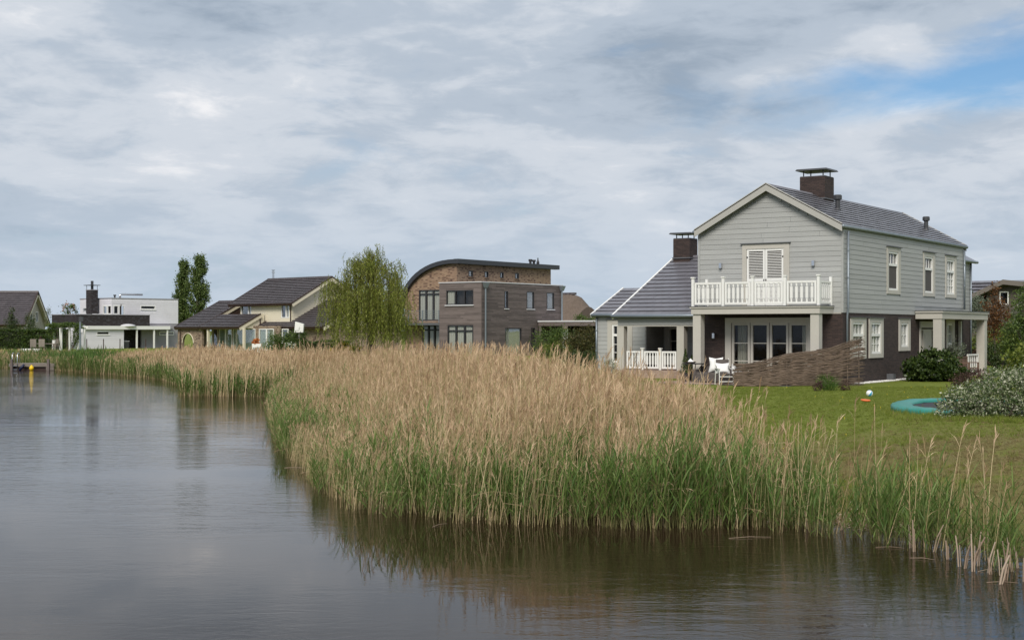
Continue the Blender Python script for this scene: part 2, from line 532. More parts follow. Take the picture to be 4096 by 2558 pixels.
def water_mat():
    m_, t, out = new_mat('pond_water')
    oc = t.n('ShaderNodeTexCoord').outputs['Object']
    def mp(sx, sy, r=0.0):
        return t.n('ShaderNodeMapping', Vector=oc, Scale=(sx, sy, 1), Rotation=(0, 0, rad(r))).outputs[0]
    calm = t.smooth(t.noise(mp(.045, .10, 18), 1.0, 4, .55, .8), 0.40, 0.60)
    a = t.noise(mp(.5, 1.3, 14), 1.0, 3, .5, .5)
    b = t.noise(mp(2.2, 4.2, -12), 1.0, 4, .6, .9)
    c = t.noise(mp(7, 18, 8), 1.0, 2, .5)
    h = t.m('ADD', t.m('MULTIPLY', a, 0.8), t.m('ADD', t.m('MULTIPLY', b, 0.42), t.m('MULTIPLY', c, 0.10)))
    st = t.m('ADD', 0.05, t.m('MULTIPLY', calm, 0.45))
    far_ = t.smooth(t.n('ShaderNodeSeparateXYZ', Vector=oc).outputs[1], 42.0, 78.0)   # open water beyond the bed takes the breeze
    st = t.m('ADD', st, t.m('MULTIPLY', far_, 0.55))
    bn = t.n('ShaderNodeBump', Strength=st, Distance=0.028, Height=h).outputs[0]
    col = t.ramp(t.noise(oc, .25, 3), [(0.3, (0.019, 0.0118, 0.0062)), (0.7, (0.026, 0.0165, 0.0092))])
    p = t.n('ShaderNodeBsdfPrincipled', Base_Color=col, Roughness=0.012, IOR=1.333, Normal=bn)
    p.inputs['Specular IOR Level'].default_value = 0.17
    t.put(out.inputs[0], p.outputs[0])
    return m_


wx = [-3000, -300, -60, -30, 0, 30, 130]; wy = [-490, 0, 30, 60, 100, 160, 1000]
wm = MB()
for j in range(6):
    for i in range(6):
        wm.add([(wx[i], wy[j], 0), (wx[i + 1], wy[j], 0), (wx[i + 1], wy[j + 1], 0), (wx[i], wy[j + 1], 0)], [(0, 1, 2, 3)])
wm.build('water', water_mat(), kind='structure')

# ------------------------------------------------------------------ scatter (stuff only: reeds, grass)
def scatter(name, label, cat, templates, P, rot, scl, ids):
    """uncountable growth: one object, templates set out on points by geometry nodes"""
    coll = bpy.data.collections.new(name + '_kinds')
    for i, me in enumerate(templates):
        coll.objects.link(bpy.data.objects.new('%s_kind_%02d' % (name, i), me))
    me = bpy.data.meshes.new(name)
    me.vertices.add(len(P)); me.vertices.foreach_set('co', np.asarray(P, np.float32).ravel())
    for nm, ty, key, dat in (('rot', 'FLOAT_VECTOR', 'vector', rot), ('scl', 'FLOAT_VECTOR', 'vector', scl), ('idx', 'INT', 'value', ids)):
        a_ = me.attributes.new(nm, ty, 'POINT')
        a_.data.foreach_set(key, np.asarray(dat, np.int32 if ty == 'INT' else np.float32).ravel())
    o = link(name, me, kind='stuff')
    o['label'] = label; o['category'] = cat
    g = bpy.data.node_groups.new(name + '_scatter', 'GeometryNodeTree')
    g.interface.new_socket('Geometry', in_out='INPUT', socket_type='NodeSocketGeometry')
    g.interface.new_socket('Geometry', in_out='OUTPUT', socket_type='NodeSocketGeometry')
    gi, go = g.nodes.new('NodeGroupInput'), g.nodes.new('NodeGroupOutput')
    ip = g.nodes.new('GeometryNodeInstanceOnPoints')
    ci = g.nodes.new('GeometryNodeCollectionInfo')
    ci.inputs[0].default_value = coll
    ci.inputs['Separate Children'].default_value = True
    ci.inputs['Reset Children'].default_value = True
    def na(nm, ty):
        n_ = g.nodes.new('GeometryNodeInputNamedAttribute'); n_.data_type = ty
        n_.inputs[0].default_value = nm
        return n_.outputs[0]
    g.links.new(gi.outputs[0], ip.inputs['Points'])
    g.links.new(ci.outputs[0], ip.inputs['Instance'])
    ip.inputs['Pick Instance'].default_value = True
    g.links.new(na('idx', 'INT'), ip.inputs['Instance Index'])
    g.links.new(na('rot', 'FLOAT_VECTOR'), ip.inputs['Rotation'])
    g.links.new(na('scl', 'FLOAT_VECTOR'), ip.inputs['Scale'])
    g.links.new(ip.outputs[0], go.inputs[0])
    o.modifiers.new('scatter', 'NODES').node_group = g
    return o


def stalk_mat(name, stops, rough=0.7, trans=0.25):
    m_, t, out = new_mat(name)
    o = t.n('ShaderNodeObjectInfo').outputs['Random']
    r = t.n('ShaderNodeNewGeometry').outputs['Random Per Island']
    col = t.ramp(t.m('ADD', t.m('MULTIPLY', o, 0.75), t.m('MULTIPLY', r, 0.25)), stops)
    b = t.n('ShaderNodeBsdfPrincipled', Base_Color=col, Roughness=rough)
    b.inputs['Specular IOR Level'].default_value = 0.25
    tr = t.n('ShaderNodeBsdfTranslucent', Color=col)
    mx = t.n('ShaderNodeMixShader', Fac=trans, i1=b.outputs[0], i2=tr.outputs[0])
    t.put(out.inputs[0], mx.outputs[0])
    return m_


M_STRAW = stalk_mat('dry_reed_stem', [(0.0, (0.34, 0.24, 0.125)), (0.5, (0.58, 0.445, 0.26)), (1.0, (0.76, 0.62, 0.40))], .7, .12)
M_PLUME = stalk_mat('reed_plume', [(0.0, (0.21, 0.125, 0.072)), (0.5, (0.47, 0.325, 0.20)), (1.0, (0.74, 0.56, 0.38))], 0.9, 0.16)
M_REEDG = stalk_mat('green_reed_leaf', [(0.0, (0.050, 0.100, 0.020)), (0.5, (0.098, 0.172, 0.036)), (1.0, (0.195, 0.260, 0.075))], 0.5, 0.25)
M_REEDSTEMG = stalk_mat('green_reed_stem', [(0.0, (0.13, 0.14, 0.05)), (1.0, (0.24, 0.22, 0.09))], 0.6, 0.2)


def blade(mb, base, dir_, length, width, droop, mi, rnd, seg=3):
    """one tapering leaf that bends over"""
    d = Vector(dir_).normalized()
    side = d.cross(Vector((rnd.uniform(-1, 1), rnd.uniform(-1, 1), .2))).normalized() * (width / 2)
    p = Vector(base); vs = []
    for i in range(seg + 1):
        f = i / seg
        w = (1 - f ** 1.6) * min(1, .45 + f * 2)
        vs += [p - side * w, p + side * w] if i < seg else [p]
        d = (d + Vector((0, 0, -droop / seg))).normalized()
        p = p + d * (length / seg)
    fs = [(2 * i, 2 * i + 1, 2 * i + 3, 2 * i + 2) for i in range(seg - 1)] + [(2 * seg - 2, 2 * seg - 1, 2 * seg)]
    mb.add(vs, fs, mi)


def dry_reed(seed, w=0.0031, plume=True, wide=1.0, stem=None):
    """last year's reed: thin straw, a slim ragged plume on one side, a few dead leaves; height 1"""
    r = random.Random(seed)
    mb = MB()
    bend = r.uniform(0.01, 0.09); ang = r.uniform(-.7, .7)
    pt = lambda z: Vector((bend * z * z * math.cos(ang), bend * z * z * math.sin(ang), z))
    top = 0.94
    mb.tube([pt(top * i / 4) for i in range(5)], [w * (1 - .5 * i / 4) * wide for i in range(5)], 3, 0, False)
    if plume:
        nb = r.randint(5, 9)
        for k in range(nb):
            z = top - 0.10 * (k / nb) - .02
            side = Vector((r.uniform(-.05, .60), r.uniform(-.28, .28), r.uniform(.8, 1.4)))
            blade(mb, pt(z), side, r.uniform(.05, .09), r.uniform(.005, .010) * wide, r.uniform(.0, .7), 1, r, 2)
    for k in range(r.randint(1, 3)):
        z = r.uniform(.25, .85); a = r.uniform(0, 6.28)
        blade(mb, pt(z), (math.cos(a) * .5, math.sin(a) * .5, r.uniform(.8, 1.6)), r.uniform(.08, .16), .0055 * wide, r.uniform(.2, 1.6), 0, r, 2)
    return mb.mesh('dry_reed', [stem or M_STRAW, M_PLUME])


def bent_reed(seed, wide=1.0):
    """a broken straw folded over part way up"""
    r = random.Random(seed); mb = MB(); k = r.uniform(.35, .62); a = r.uniform(-1.2, 1.2)
    f = Vector((math.cos(a), math.sin(a), r.uniform(-.5, .5))).normalized()
    p1 = Vector((.02, 0, k)); p2 = p1 + f * r.uniform(.2, .4)
    mb.tube([(0, 0, 0), p1 * .5, p1], .0034 * wide, 3, 0, False); mb.tube([p1, (p1 + p2) / 2, p2], [.0034 * wide, .003 * wide, .002 * wide], 3, 0, False)
    for q in range(4):
        blade(mb, p1.lerp(p2, .6 + .1 * q), f + Vector((r.uniform(-.5, .5), r.uniform(-.5, .5), r.uniform(-.6, .3))), r.uniform(.05, .1), .010 * wide, .8, 1, r, 2)
    return mb.mesh('bent_reed', [M_STRAW, M_PLUME])


def green_reed(seed, wide=1.0, n=8):
    r = random.Random(seed)
    mb = MB()
    bend = r.uniform(0.0, 0.12); ang = r.uniform(0, 6.28)
    pt = lambda z: Vector((bend * z * z * math.cos(ang), bend * z * z * math.sin(ang), z))
    mb.tube([pt(.8 * i / 3) for i in range(4)], [.0045 * wide * (1 - .6 * i / 3) for i in range(4)], 3, 1, False)
    a = r.uniform(0, 6.28)
    for k in range(n):
        z = .22 + .62 * k / (n - 1)
        a += math.pi + r.uniform(-.5, .5)
        up = r.uniform(1.5, 3.2) + z
        blade(mb, pt(z * .95), (math.cos(a), math.sin(a), up), r.uniform(.24, .38), r.uniform(.012, .021) * wide, r.uniform(.1, .9), 0, r, 3)
    return mb.mesh('green_reed', [M_REEDG, M_REEDSTEMG])


M_OLIVE = stalk_mat('olive_reed_stem', [(0.0, (0.20, 0.18, 0.07)), (0.5, (0.33, 0.29, 0.13)), (1.0, (0.46, 0.40, 0.21))], .7, .12)
DRY = [dry_reed(i) for i in range(8)] + [dry_reed(30 + i, stem=M_OLIVE) for i in range(4)] + [dry_reed(40 + i, plume=False, stem=M_OLIVE) for i in range(3)] + [bent_reed(50)]
GRN = [green_reed(70 + i) for i in range(8)]
DRYF = [dry_reed(100 + i, wide=2.8) for i in range(7)]
GRNF = [green_reed(120 + i, wide=2.2, n=6) for i in range(6)]


def sample(poly, dens, rng=RNG):
    poly = np.array(poly, float)
    lo, hi = poly.min(0), poly.max(0)
    n = int((hi - lo).prod() * dens)
    P = rng.random((n, 2)) * (hi - lo) + lo
    return P[in_poly(P, poly)]


def seed_reeds(name, label, templates, P, h, wx_scale, lean=(0.05, 0.0), spread=0.09, sink=0.05):
    n = len(P)
    z = np.maximum(ground_z(P), -0.5) - sink
    rot = np.stack([RNG.normal(0, spread, n) + lean[1], RNG.normal(0, spread, n) + lean[0], RNG.uniform(-.9, .9, n) + np.where(RNG.random(n) < .25, 3.1, 0)], 1)
    scl = np.stack([wx_scale, wx_scale, h], 1)
    return scatter(name, label, 'reeds', templates, np.column_stack([P, z]), rot, scl, RNG.integers(0, len(templates), n))


def pxof(P):
    return CX + FPX * P[:, 0] / P[:, 1]


def thin(P, keep):
    return P[RNG.random(len(P)) < keep]


_near = [(x - .22, y - .45) for x, y in SHORE if 18 < y <= 70.1 and x > -12]
NEAR = _near + BACK + [(-10, 76), (-12.5, 74)]

# --- dry reeds of the near bed
P = sample(NEAR, 150)
d = shore_dist(P); px = pxof(P)
rightness = sstep(px, 2850, 3330)
front = 1 - sstep(d, 0, 1.6)
clump = vnoise(P, 0.55, 5) * .6 + vnoise(P, 1.6, 6) * .4
keep = (0.16 + 1.25 * clump) * (1 - 0.30 * front) * (1 - .90 * rightness) * (1 - 0.35 * sstep(P[:, 1], 34, 60))
edge = 1 - sstep(d, 0.15, 1.0)
ragged = vnoise(P, 1.3, 31) * .7 + vnoise(P, 4, 32) * .3
keep *= np.where(d < .25, sstep(d + ragged * 1.1, .2, .9), 1.0)
m = RNG.random(len(P)) < keep
P, d, px, clump = P[m], d[m], px[m], clump[m]
h = RNG.normal(1.78, .26, len(P)) + (clump - .5) * .55 + (vnoise(P, .22, 41) - .5) * .5
h += -.12 * (1 - sstep(d, 0, 1.2)) - .30 * sstep(px, 2550, 3050) + .20 * np.exp(-((px - 1900) / 330) ** 2) * sstep(P[:, 1], 36, 46)
tall = RNG.random(len(P)) < .03 + .10 * sstep(px, 2700, 3000) + .05 * np.exp(-((px - 1950) / 350) ** 2)
h = np.where(tall, h * RNG.uniform(1.12, 1.38, len(P)), h)
h *= 1 - .13 * sstep(px, 2150, 2400) * sstep(P[:, 1], 27, 31)
h *= 1 - (1 - np.interp(px, [1050, 1500, 2200, 3000], [.52, .60, .80, .86])) * (1 - sstep(d, 0, 5.0))
h = np.where(px > 3120, RNG.normal(1.55, .28, len(P)), h)
h = np.clip(h, .6, 2.75)
seed_reeds('dry_reed_bed', 'tall straw coloured dry reeds with feathery plumes in the near reed bed', DRY, P, h, h * .5 + .95, (0.055, -0.01), .085)
print('dry near', len(P))

# --- green shoots of the near bed
P = sample(NEAR, 210)
d = shore_dist(P); px = pxof(P)
cl = vnoise(P, 0.7, 8) * .65 + vnoise(P, 2.2, 9) * .35
keep = np.interp(px, [1100, 1600, 2100, 4096], [.22, .36, .50, .40]) * np.where(d < .25, sstep(d + (vnoise(P, 1.2, 33) * .7 + vnoise(P, 4, 34) * .3) * 1.1, .2, .9), 1.0) * (1 - .80 * sstep(d, 1.2, 6.0)) * (.25 + 1.3 * cl) * (1 - .55 * sstep(P[:, 1], 30, 45)) + .16 * sstep(cl, .5, .7) * (px < 1750)
keep *= np.where(px > 3050, .95, 1.0)
keep *= np.where((np.abs(px - 3410) < 75) & (P[:, 1] > 21.6), .25, 1.0)
m = RNG.random(len(P)) < keep
P, d, px, cl = P[m], d[m], px[m], cl[m]
h = RNG.normal(.92, .24, len(P)) + (cl - .5) * .6 + .28 * sstep(px, 1900, 2700) - .36 * sstep(px, 2750, 3200) + .10 * sstep(px, 3300, 3600) - .15 * (1 - sstep(px, 1200, 1700))
h = np.clip(h, .45, 1.9)
seed_reeds('green_reed_bed', 'fresh green reed shoots along the edge of the near reed bed', GRN, P, h, h * .45 + .75, (0.03, 0), .12)
print('green near', len(P))

# --- far bank
FARS = [(-75, 149), (-54, 134.4), (-46.3, 126.4), (-41.3, 121.4), (-35.4, 113.9), (-26.9, 100.9), (-22.9, 93.6), (-19.6, 83.8), (-17.4, 75), (-16.6, 71), (-14, 69.9), (-11.8, 69.6)]
FAR = FARS + [(-8.0, 72)] + FARB[:-1]
P = sample(FAR, 28)
d = shore_dist(P); px = pxof(P)
cl = vnoise(P, 0.3, 12) * .6 + vnoise(P, .9, 13) * .4
m = RNG.random(len(P)) < (.55 + .6 * cl)
P, d, px, cl = P[m], d[m], px[m], cl[m]
h = RNG.normal(1.85, .2, len(P)) + (cl - .5) * .5
h *= np.interp(px, [-300, 150, 400, 640, 760, 1300], [.66, .66, .68, .82, .95, 1.0])
seed_reeds('dry_reed_fringe', 'pale dry reeds lining the far bank below the houses', DRYF, P, np.clip(h, .8, 2.7), h * .5 + .6, (0.05, 0), .07)
print('dry far', len(P))
P = sample(FAR, 46)
d = shore_dist(P); px = pxof(P)
cl = vnoise(P, 0.25, 15) * .6 + vnoise(P, .8, 16) * .4
leafy = np.exp(-((px - 340) / 130) ** 2)
m = RNG.random(len(P)) < np.clip((.35 + 1.3 * cl) * (1 - .70 * sstep(d, 1.2, 5.0) * (1 - leafy)) + leafy * .8, 0, 1)
P, d, px, cl, leafy = P[m], d[m], px[m], cl[m], leafy[m]
h = RNG.normal(1.05, .2, len(P)) + (cl - .5) * .6 + leafy * .35
seed_reeds('green_reed_fringe', 'green reed shoots at the waterline of the far bank', GRNF, P, np.clip(h, .5, 2.1), h * .5 + .7, (0.03, 0), .12)
print('green far', len(P))

# ------------------------------------------------------------------ lawn grass
M_GRASS = stalk_mat('lawn_blade', [(0.0, (0.110, 0.155, 0.020)), (0.55, (0.178, 0.222, 0.034)), (1.0, (0.26, 0.28, 0.07))], .6, .35)
M_DRYGRASS = stalk_mat('dry_grass_blade', [(0.0, (0.12, 0.10, 0.035)), (1.0, (0.32, 0.25, 0.125))], .8, .3)


def tuft(seed, mat_, n=10, hh=1.0, sp=.9):
    r = random.Random(seed); mb = MB()
    for k in range(n):
        a = r.uniform(0, 6.28); q = r.uniform(0, .55)
        blade(mb, (q * math.cos(a), q * math.sin(a), 0), (math.cos(a) * sp * r.random(), math.sin(a) * sp * r.random(), 1), hh * r.uniform(.6, 1.1), .11, r.uniform(.1, 1.0), 0, r, 2)
    return mb.mesh('grass_tuft', mat_)


LAWN = [(6.9, 20.2), (5.2, 24.4), (4.2, 29), (3.4, 36), (2.6, 42), (2.6, 47), (6, 50), (8.0, 51.2), (16.5, 52), (19.5, 57.5), (26, 60), (26, 45), (18, 36), (13, 26), (9.4, 19.4)]
P = sample(LAWN, 95)
d = shore_dist(P)
n1 = vnoise(P, .8, 21) * .5 + vnoise(P, 2.4, 22) * .5
dry = (1 - sstep(d, 6, 13)) * sstep(n1, .12, .46) * .95 + .05
isdry = RNG.random(len(P)) < dry
hh = np.where(d < 8, RNG.uniform(.05, .16, len(P)), RNG.uniform(.03, .085, len(P)))
long_ = (np.hypot(P[:, 0] - 11.8, (P[:, 1] - 34.5) * .8) < 2.6)
hh = np.where(long_, hh * 2.6, hh)
z = ground_z(P) - .008
rot = np.column_stack([RNG.normal(0, .12, len(P)), RNG.normal(0, .12, len(P)), RNG.uniform(0, 6.28, len(P))])
w = RNG.uniform(.07, .13, len(P))
scatter('lawn_grass', 'short mown grass of the lawn, yellowing on the bank', 'grass', [tuft(i, M_GRASS) for i in range(5)] + [tuft(20 + i, M_DRYGRASS, 8, .9, 1.6) for i in range(3)],
        np.column_stack([P, z]), rot, np.column_stack([w, w, hh]), np.where(isdry, RNG.integers(5, 8, len(P)), RNG.integers(0, 5, len(P))))
print('grass', len(P))

# dandelions in the lawn
M_YELLOW = pmat('dandelion_yellow', (0.75, 0.55, 0.03), .7, .1)
dm = MB(); rr = random.Random(5)
for k in range(45):
    x, y = rr.uniform(6, 17), rr.uniform(31, 52)
    if x > 12 and y < 38: continue
    z = float(ground_z([(x, y)])[0])
    dm.lathe([(.002, 0), (.002, .05), (.014, .054), (.008, .062)], (x, y, z), 6)
do = dm.build('dandelions', M_YELLOW, kind='stuff'); do['label'] = 'tiny yellow dandelions dotted over the lawn'; do['category'] = 'flowers'

# ------------------------------------------------------------------ building helpers
class Site:
    """a building's own frame: x to the right along its front, y to the back, z up from the lawn"""
    def __init__(self, X, Y, deg):
        self.X, self.Y, a = X, Y, rad(deg)
        self.s, self.c, self.rz = math.sin(a), math.cos(a), -a

    def world(self, x, y, z=0.0):
        return (self.X + self.c * x + self.s * y, self.Y - self.s * x + self.c * y, GZ + z)

    def y_at(self, px, x):           # depth along a wall x = const, from a surveyed sight line
        k = (px - CX) / FPX
        return (k * (self.Y - self.s * x) - self.X - self.c * x) / (self.s - k * self.c)

    def x_at(self, px, y):
        k = (px - CX) / FPX
        return (k * (self.Y + self.c * y) - self.X - self.s * y) / (self.c + k * self.s)

    def z_at(self, py, x, y):
        D = self.world(x, y)[1]
        return CAM_H + (HZ - py) / FPX * D - GZ

    def thing(self, name, label, cat):
        return thing(name, label, cat, (self.X, self.Y, GZ), self.rz)


class Frame:
    """wall frame: s along the wall, t outwards, z up"""
    def __init__(self, o, sdir, tdir):
        self.o, self.sd, self.td = Vector((*o, 0)), Vector((*sdir, 0)), Vector((*tdir, 0))

    def p(self, s, t, z):
        q = self.o + self.sd * s + self.td * t
        return (q.x, q.y, z)

    def box(self, mb, s0, s1, t0, t1, z0, z1, mi=0):
        return mb.hexa([self.p(s0, t1, z0), self.p(s1, t1, z0), self.p(s1, t0, z0), self.p(s0, t0, z0),
                        self.p(s0, t1, z1), self.p(s1, t1, z1), self.p(s1, t0, z1), self.p(s0, t0, z1)], mi)

    def lap(self, mb, s0, s1, z0, z1, tb=.024, tt=.014, back=.002, mi=0):
        return mb.hexa([self.p(s0, tb, z0), self.p(s1, tb, z0), self.p(s1, back, z0), self.p(s0, back, z0),
                        self.p(s0, tt, z1), self.p(s1, tt, z1), self.p(s1, back, z1), self.p(s0, back, z1)], mi)


def wall(F, name, mat_, parent, s0, s1, z0, z1, openings=(), th=0.2, gable=None):
    """wall with real openings; gable = (apex s, apex z)"""
    ss = sorted({s0, s1, *[v for o in openings for v in o[:2] if s0 < v < s1]})
    zs = sorted({z0, z1, *[v for o in openings for v in o[2:4] if z0 < v < z1]})
    mb = MB()
    for i in range(len(ss) - 1):
        run = None
        for j in range(len(zs) - 1):
            cs, cz = (ss[i] + ss[i + 1]) / 2, (zs[j] + zs[j + 1]) / 2
            hole = any(o[0] < cs < o[1] and o[2] < cz < o[3] for o in openings)
            if not hole:
                run = (run[0], zs[j + 1]) if run else (zs[j], zs[j + 1])
            if run and (hole or j == len(zs) - 2):
                F.box(mb, ss[i], ss[i + 1], -th, 0, *run)
                run = None
    if gable:
        a = [F.p(s0, 0, z1), F.p(s1, 0, z1), F.p(gable[0], 0, gable[1])]
        dv = F.td * -th
        mb.prism(a, (dv.x, dv.y, 0))
    return mb.build(name, mat_, parent)


def spans(s0, s1, holes):
    out, cur = [], s0
    for a, b in sorted(holes):
        if a > cur + .02:
            out.append((cur, min(a, s1)))
        cur = max(cur, b)
    if cur < s1 - .02:
        out.append((cur, s1))
    return out


def siding(F, parent, mat_, s0, s1, z0, z1, pitch, openings=(), roof=None, joint=3.0, seed=1, joined=None, gap=.009, name='siding_board'):
    """lapped boards row by row, cut round openings; separate objects, or one joined part"""
    r = random.Random(seed)
    n = max(1, round((z1 - z0) / pitch)); ph = (z1 - z0) / n
    mbj = MB() if joined else None
    for i in range(n):
        a, b = z0 + i * ph, z0 + (i + 1) * ph - gap
        lo, hi = (roof(b) if roof else (s0, s1))
        lo, hi = max(lo, s0), min(hi, s1)
        if hi - lo < .08:
            continue
        holes = [(o[0], o[1]) for o in openings if o[3] > a + .01 and o[2] < b - .01]
        for u, v_ in spans(lo, hi, holes):
            cuts = [u]
            c = u + r.uniform(.5, 1.2) * joint
            while c < v_ - .7:
                cuts.append(c); c += r.uniform(.7, 1.3) * joint
            cuts.append(v_)
            for k in range(len(cuts) - 1):
                g0 = 0 if k == 0 else .005
                mb = mbj or MB()
                F.lap(mb, cuts[k] + g0, cuts[k + 1] - (.005 if k < len(cuts) - 2 else 0), a, b)
                if not joined:
                    mb.build(name, mat_, parent)
    if joined:
        return mbj.build(joined, mat_, parent, kind='stuff')


def window(F, parent, s0, s1, z0, z1, frame=M_WHITE, surround=None, sw=(.16, .16, .2, .25), fw=.07, cols=1, rows=1, split=None, split_cols=None, cap=None, sill=None, glass=M_GLASS,
           curtain=None, back=.55, deep=.02, room=True, bar=.028):
    """window in an opening s0..s1, z0..z1 (clear size of the sash); surround boards lie outside it"""
    mb = MB()
    F.box(mb, s0, s0 + fw, -.10, deep, z0, z1); F.box(mb, s1 - fw, s1, -.10, deep, z0, z1)
    F.box(mb, s0 + fw, s1 - fw, -.10, deep, z0, z0 + fw); F.box(mb, s0 + fw, s1 - fw, -.10, deep, z1 - fw, z1)
    lights = [(z0 + fw, z1 - fw, cols, rows)]
    if split:
        zt = z0 + (z1 - z0) * split
        F.box(mb, s0 + fw, s1 - fw, -.10, deep, zt - fw * .7, zt + fw * .7)
        lights = [(z0 + fw, zt - fw * .7, cols, rows), (zt + fw * .7, z1 - fw, split_cols or cols, 1)]
    w = mb.build('window', frame, parent)
    for a, b, c, r_ in lights:
        pb = MB(); F.box(pb, s0 + fw, s1 - fw, -.062, -.055, a, b)
        pb.build('pane', glass, w)
        if c > 1 or r_ > 1:
            for i in range(1, c):
                x = s0 + fw + (s1 - s0 - 2 * fw) * i / c
                F.box(MB(), x - bar / 2, x + bar / 2, -.052, -.022, a, b).build('glazing_bar', frame, w)
            for j in range(1, r_):
                zz = a + (b - a) * j / r_
                F.box(MB(), s0 + fw, s1 - fw, -.050, -.024, zz - bar / 2, zz + bar / 2).build('glazing_bar', frame, w)
    if surround:
        l, r_, bt, tp = sw
        q = MB(); t1 = .05
        F.box(q, s0 - l, s0 - .002, .001, t1, z0 - bt, z1 + tp); F.box(q, s1 + .002, s1 + r_, .001, t1, z0 - bt, z1 + tp)
        F.box(q, s0 - .002, s1 + .002, .001, t1 - .003, z0 - bt, z0 - .002); F.box(q, s0 - .002, s1 + .002, .001, t1 - .003, z1 + .002, z1 + tp)
        q.build('surround', surround, w)
        if cap:
            q = MB(); F.box(q, s0 - l - .05, s1 + r_ + .05, 0.001, .11, z1 + tp + .003, z1 + tp + .03); q.build('drip_cap', cap, w)
    if sill:
        q = MB(); F.box(q, s0 - .06, s1 + .06, -.02, .09, z0 - .07, z0 - .004); q.build('sill', sill, w)
    if curtain:
        q = MB(); c0, c1 = s0 + .03, s1 - .03
        n = max(6, int((c1 - c0) / .09)); vs = []
        for i in range(n + 1):
            s = c0 + (c1 - c0) * i / n; t = -.10 + (.018 if i % 2 else -.018)
            vs += [F.p(s, t, z0 + .02), F.p(s, t, z1 - .02)]
        q.add(vs, [(2 * i, 2 * i + 2, 2 * i + 3, 2 * i + 1) for i in range(n)])
        q.build('curtain', curtain, w)
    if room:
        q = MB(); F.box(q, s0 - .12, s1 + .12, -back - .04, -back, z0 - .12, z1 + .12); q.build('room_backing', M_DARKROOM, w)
    return w


class Plane:
    """roof plane: u along the eave, v up the slope"""
    def __init__(self, o, u, v):
        self.o, self.u, self.v = Vector(o), Vector(u).normalized(), Vector(v).normalized()
        self.n = self.u.cross(self.v).normalized()
        if self.n.z < 0:
            self.n = -self.n

    def p(self, a, b, c=0.0):
        q = self.o + self.u * a + self.v * b + self.n * c
        return (q.x, q.y, q.z)

    def box(self, mb, u0, u1, v0, v1, n0, n1, mi=0):
        return mb.hexa([self.p(u0, v0, n0), self.p(u1, v0, n0), self.p(u1, v1, n0), self.p(u0, v1, n0),
                        self.p(u0, v0, n1), self.p(u1, v0, n1), self.p(u1, v1, n1), self.p(u0, v1, n1)], mi)


def tiles(R, parent, mat_, U, V, rows, tw, th=.022, lift=.028, separate=False, name='roof_tile', skip=None, seed=3, base=.0, wave=0.0):
    """courses of overlapping tiles on a roof plane"""
    r = random.Random(seed)
    ex = V / rows
    nt = max(1, round(U / tw)); w = U / nt
    M0 = Matrix((( *R.u, 0), (*R.v, 0), (*R.n, 0), (0, 0, 0, 1))).transposed()
    shared = {}
    mbj = MB()
    for j in range(rows):
        off = .5 if j % 2 else 0.0
        cells = [(max(0, i - off) * w, min(nt, i + 1 - off) * w) for i in range(nt + (1 if off else 0))]
        for u0, u1 in cells:
            v0, v1 = j * ex - .015, min(V, (j + 1) * ex + .05)
            if skip and skip((u0 + u1) / 2, (v0 + v1) / 2):
                continue
            g = .004; dn = r.uniform(-.003, .003)
            pts = [(u0 + g, v0, base + lift), (u1 - g, v0, base + lift), (u1 - g, v1, base), (u0 + g, v1, base)]
            if separate:
                key = round(u1 - u0, 3), round(v1 - v0, 3)
                if key not in shared:
                    q = [(p_[0] - u0, p_[1] - v0, p_[2]) for p_ in pts]
                    shared[key] = MB().hexa(q + [(a, b, c + th) for a, b, c in q]).mesh(name, mat_)
                o = link(name, shared[key], parent)
                o.matrix_local = Matrix.Translation(Vector(R.p(u0, v0, dn))) @ M0
            else:
                mbj.hexa([R.p(a, b, c + dn) for a, b, c in pts] + [R.p(a, b, c + th + dn) for a, b, c in pts])
    if not separate:
        return mbj.build(name + 's', mat_, parent, kind='stuff')


def downspout(parent, pts, r=.045, mat_=M_ZINC):
    mb = MB().tube(pts, r, 8)
    o = mb.build('downspout', mat_, parent, smooth=True)
    q = MB()
    for k in (0.25, .6):
        a, b = Vector(pts[0]), Vector(pts[1])
        c = a.lerp(b, k)
        MB().tube([c + Vector((0, 0, .03)), c - Vector((0, 0, .03))], r + .012, 8).build('bracket', mat_, o)
    return o


# ------------------------------------------------------------------ grey house with the balcony
H = Site(12.61, 54.2, 33.41)
h1 = H.thing('grey_house', 'large two storey grey clapboard house with dark brick ground floor and white balcony railing', 'house')
WF, LS = 6.05, 16.06
ZB, ZE, ZA = 2.74, 5.96, 7.62          # siding starts, eaves, wall apex
FF = Frame((-WF, 0), (1, 0), (0, -1))  # front wall
FR = Frame((0, 0), (0, 1), (1, 0))     # right wall
FL = Frame((-WF, LS), (0, -1), (-1, 0))
FB = Frame((0, LS), (-1, 0), (0, 1))
glz = (1.43, 4.67, 0.05, 2.36)         # garden doors
dor = (2.10, 3.66, 2.98, 5.27)         # balcony doors
wall(FF, 'brick_wall', M_DBRICK, h1, 0, WF, -.15, ZB, [glz])
wall(FF, 'clad_wall', M_SIDING, h1, 0, WF, ZB, ZE, [dor], gable=(WF / 2, ZA))


def sidewin(a0, a1, zb, zt, sw):
    return (a0 + sw[0], a1 - sw[1], zb + sw[2], zt - sw[3])


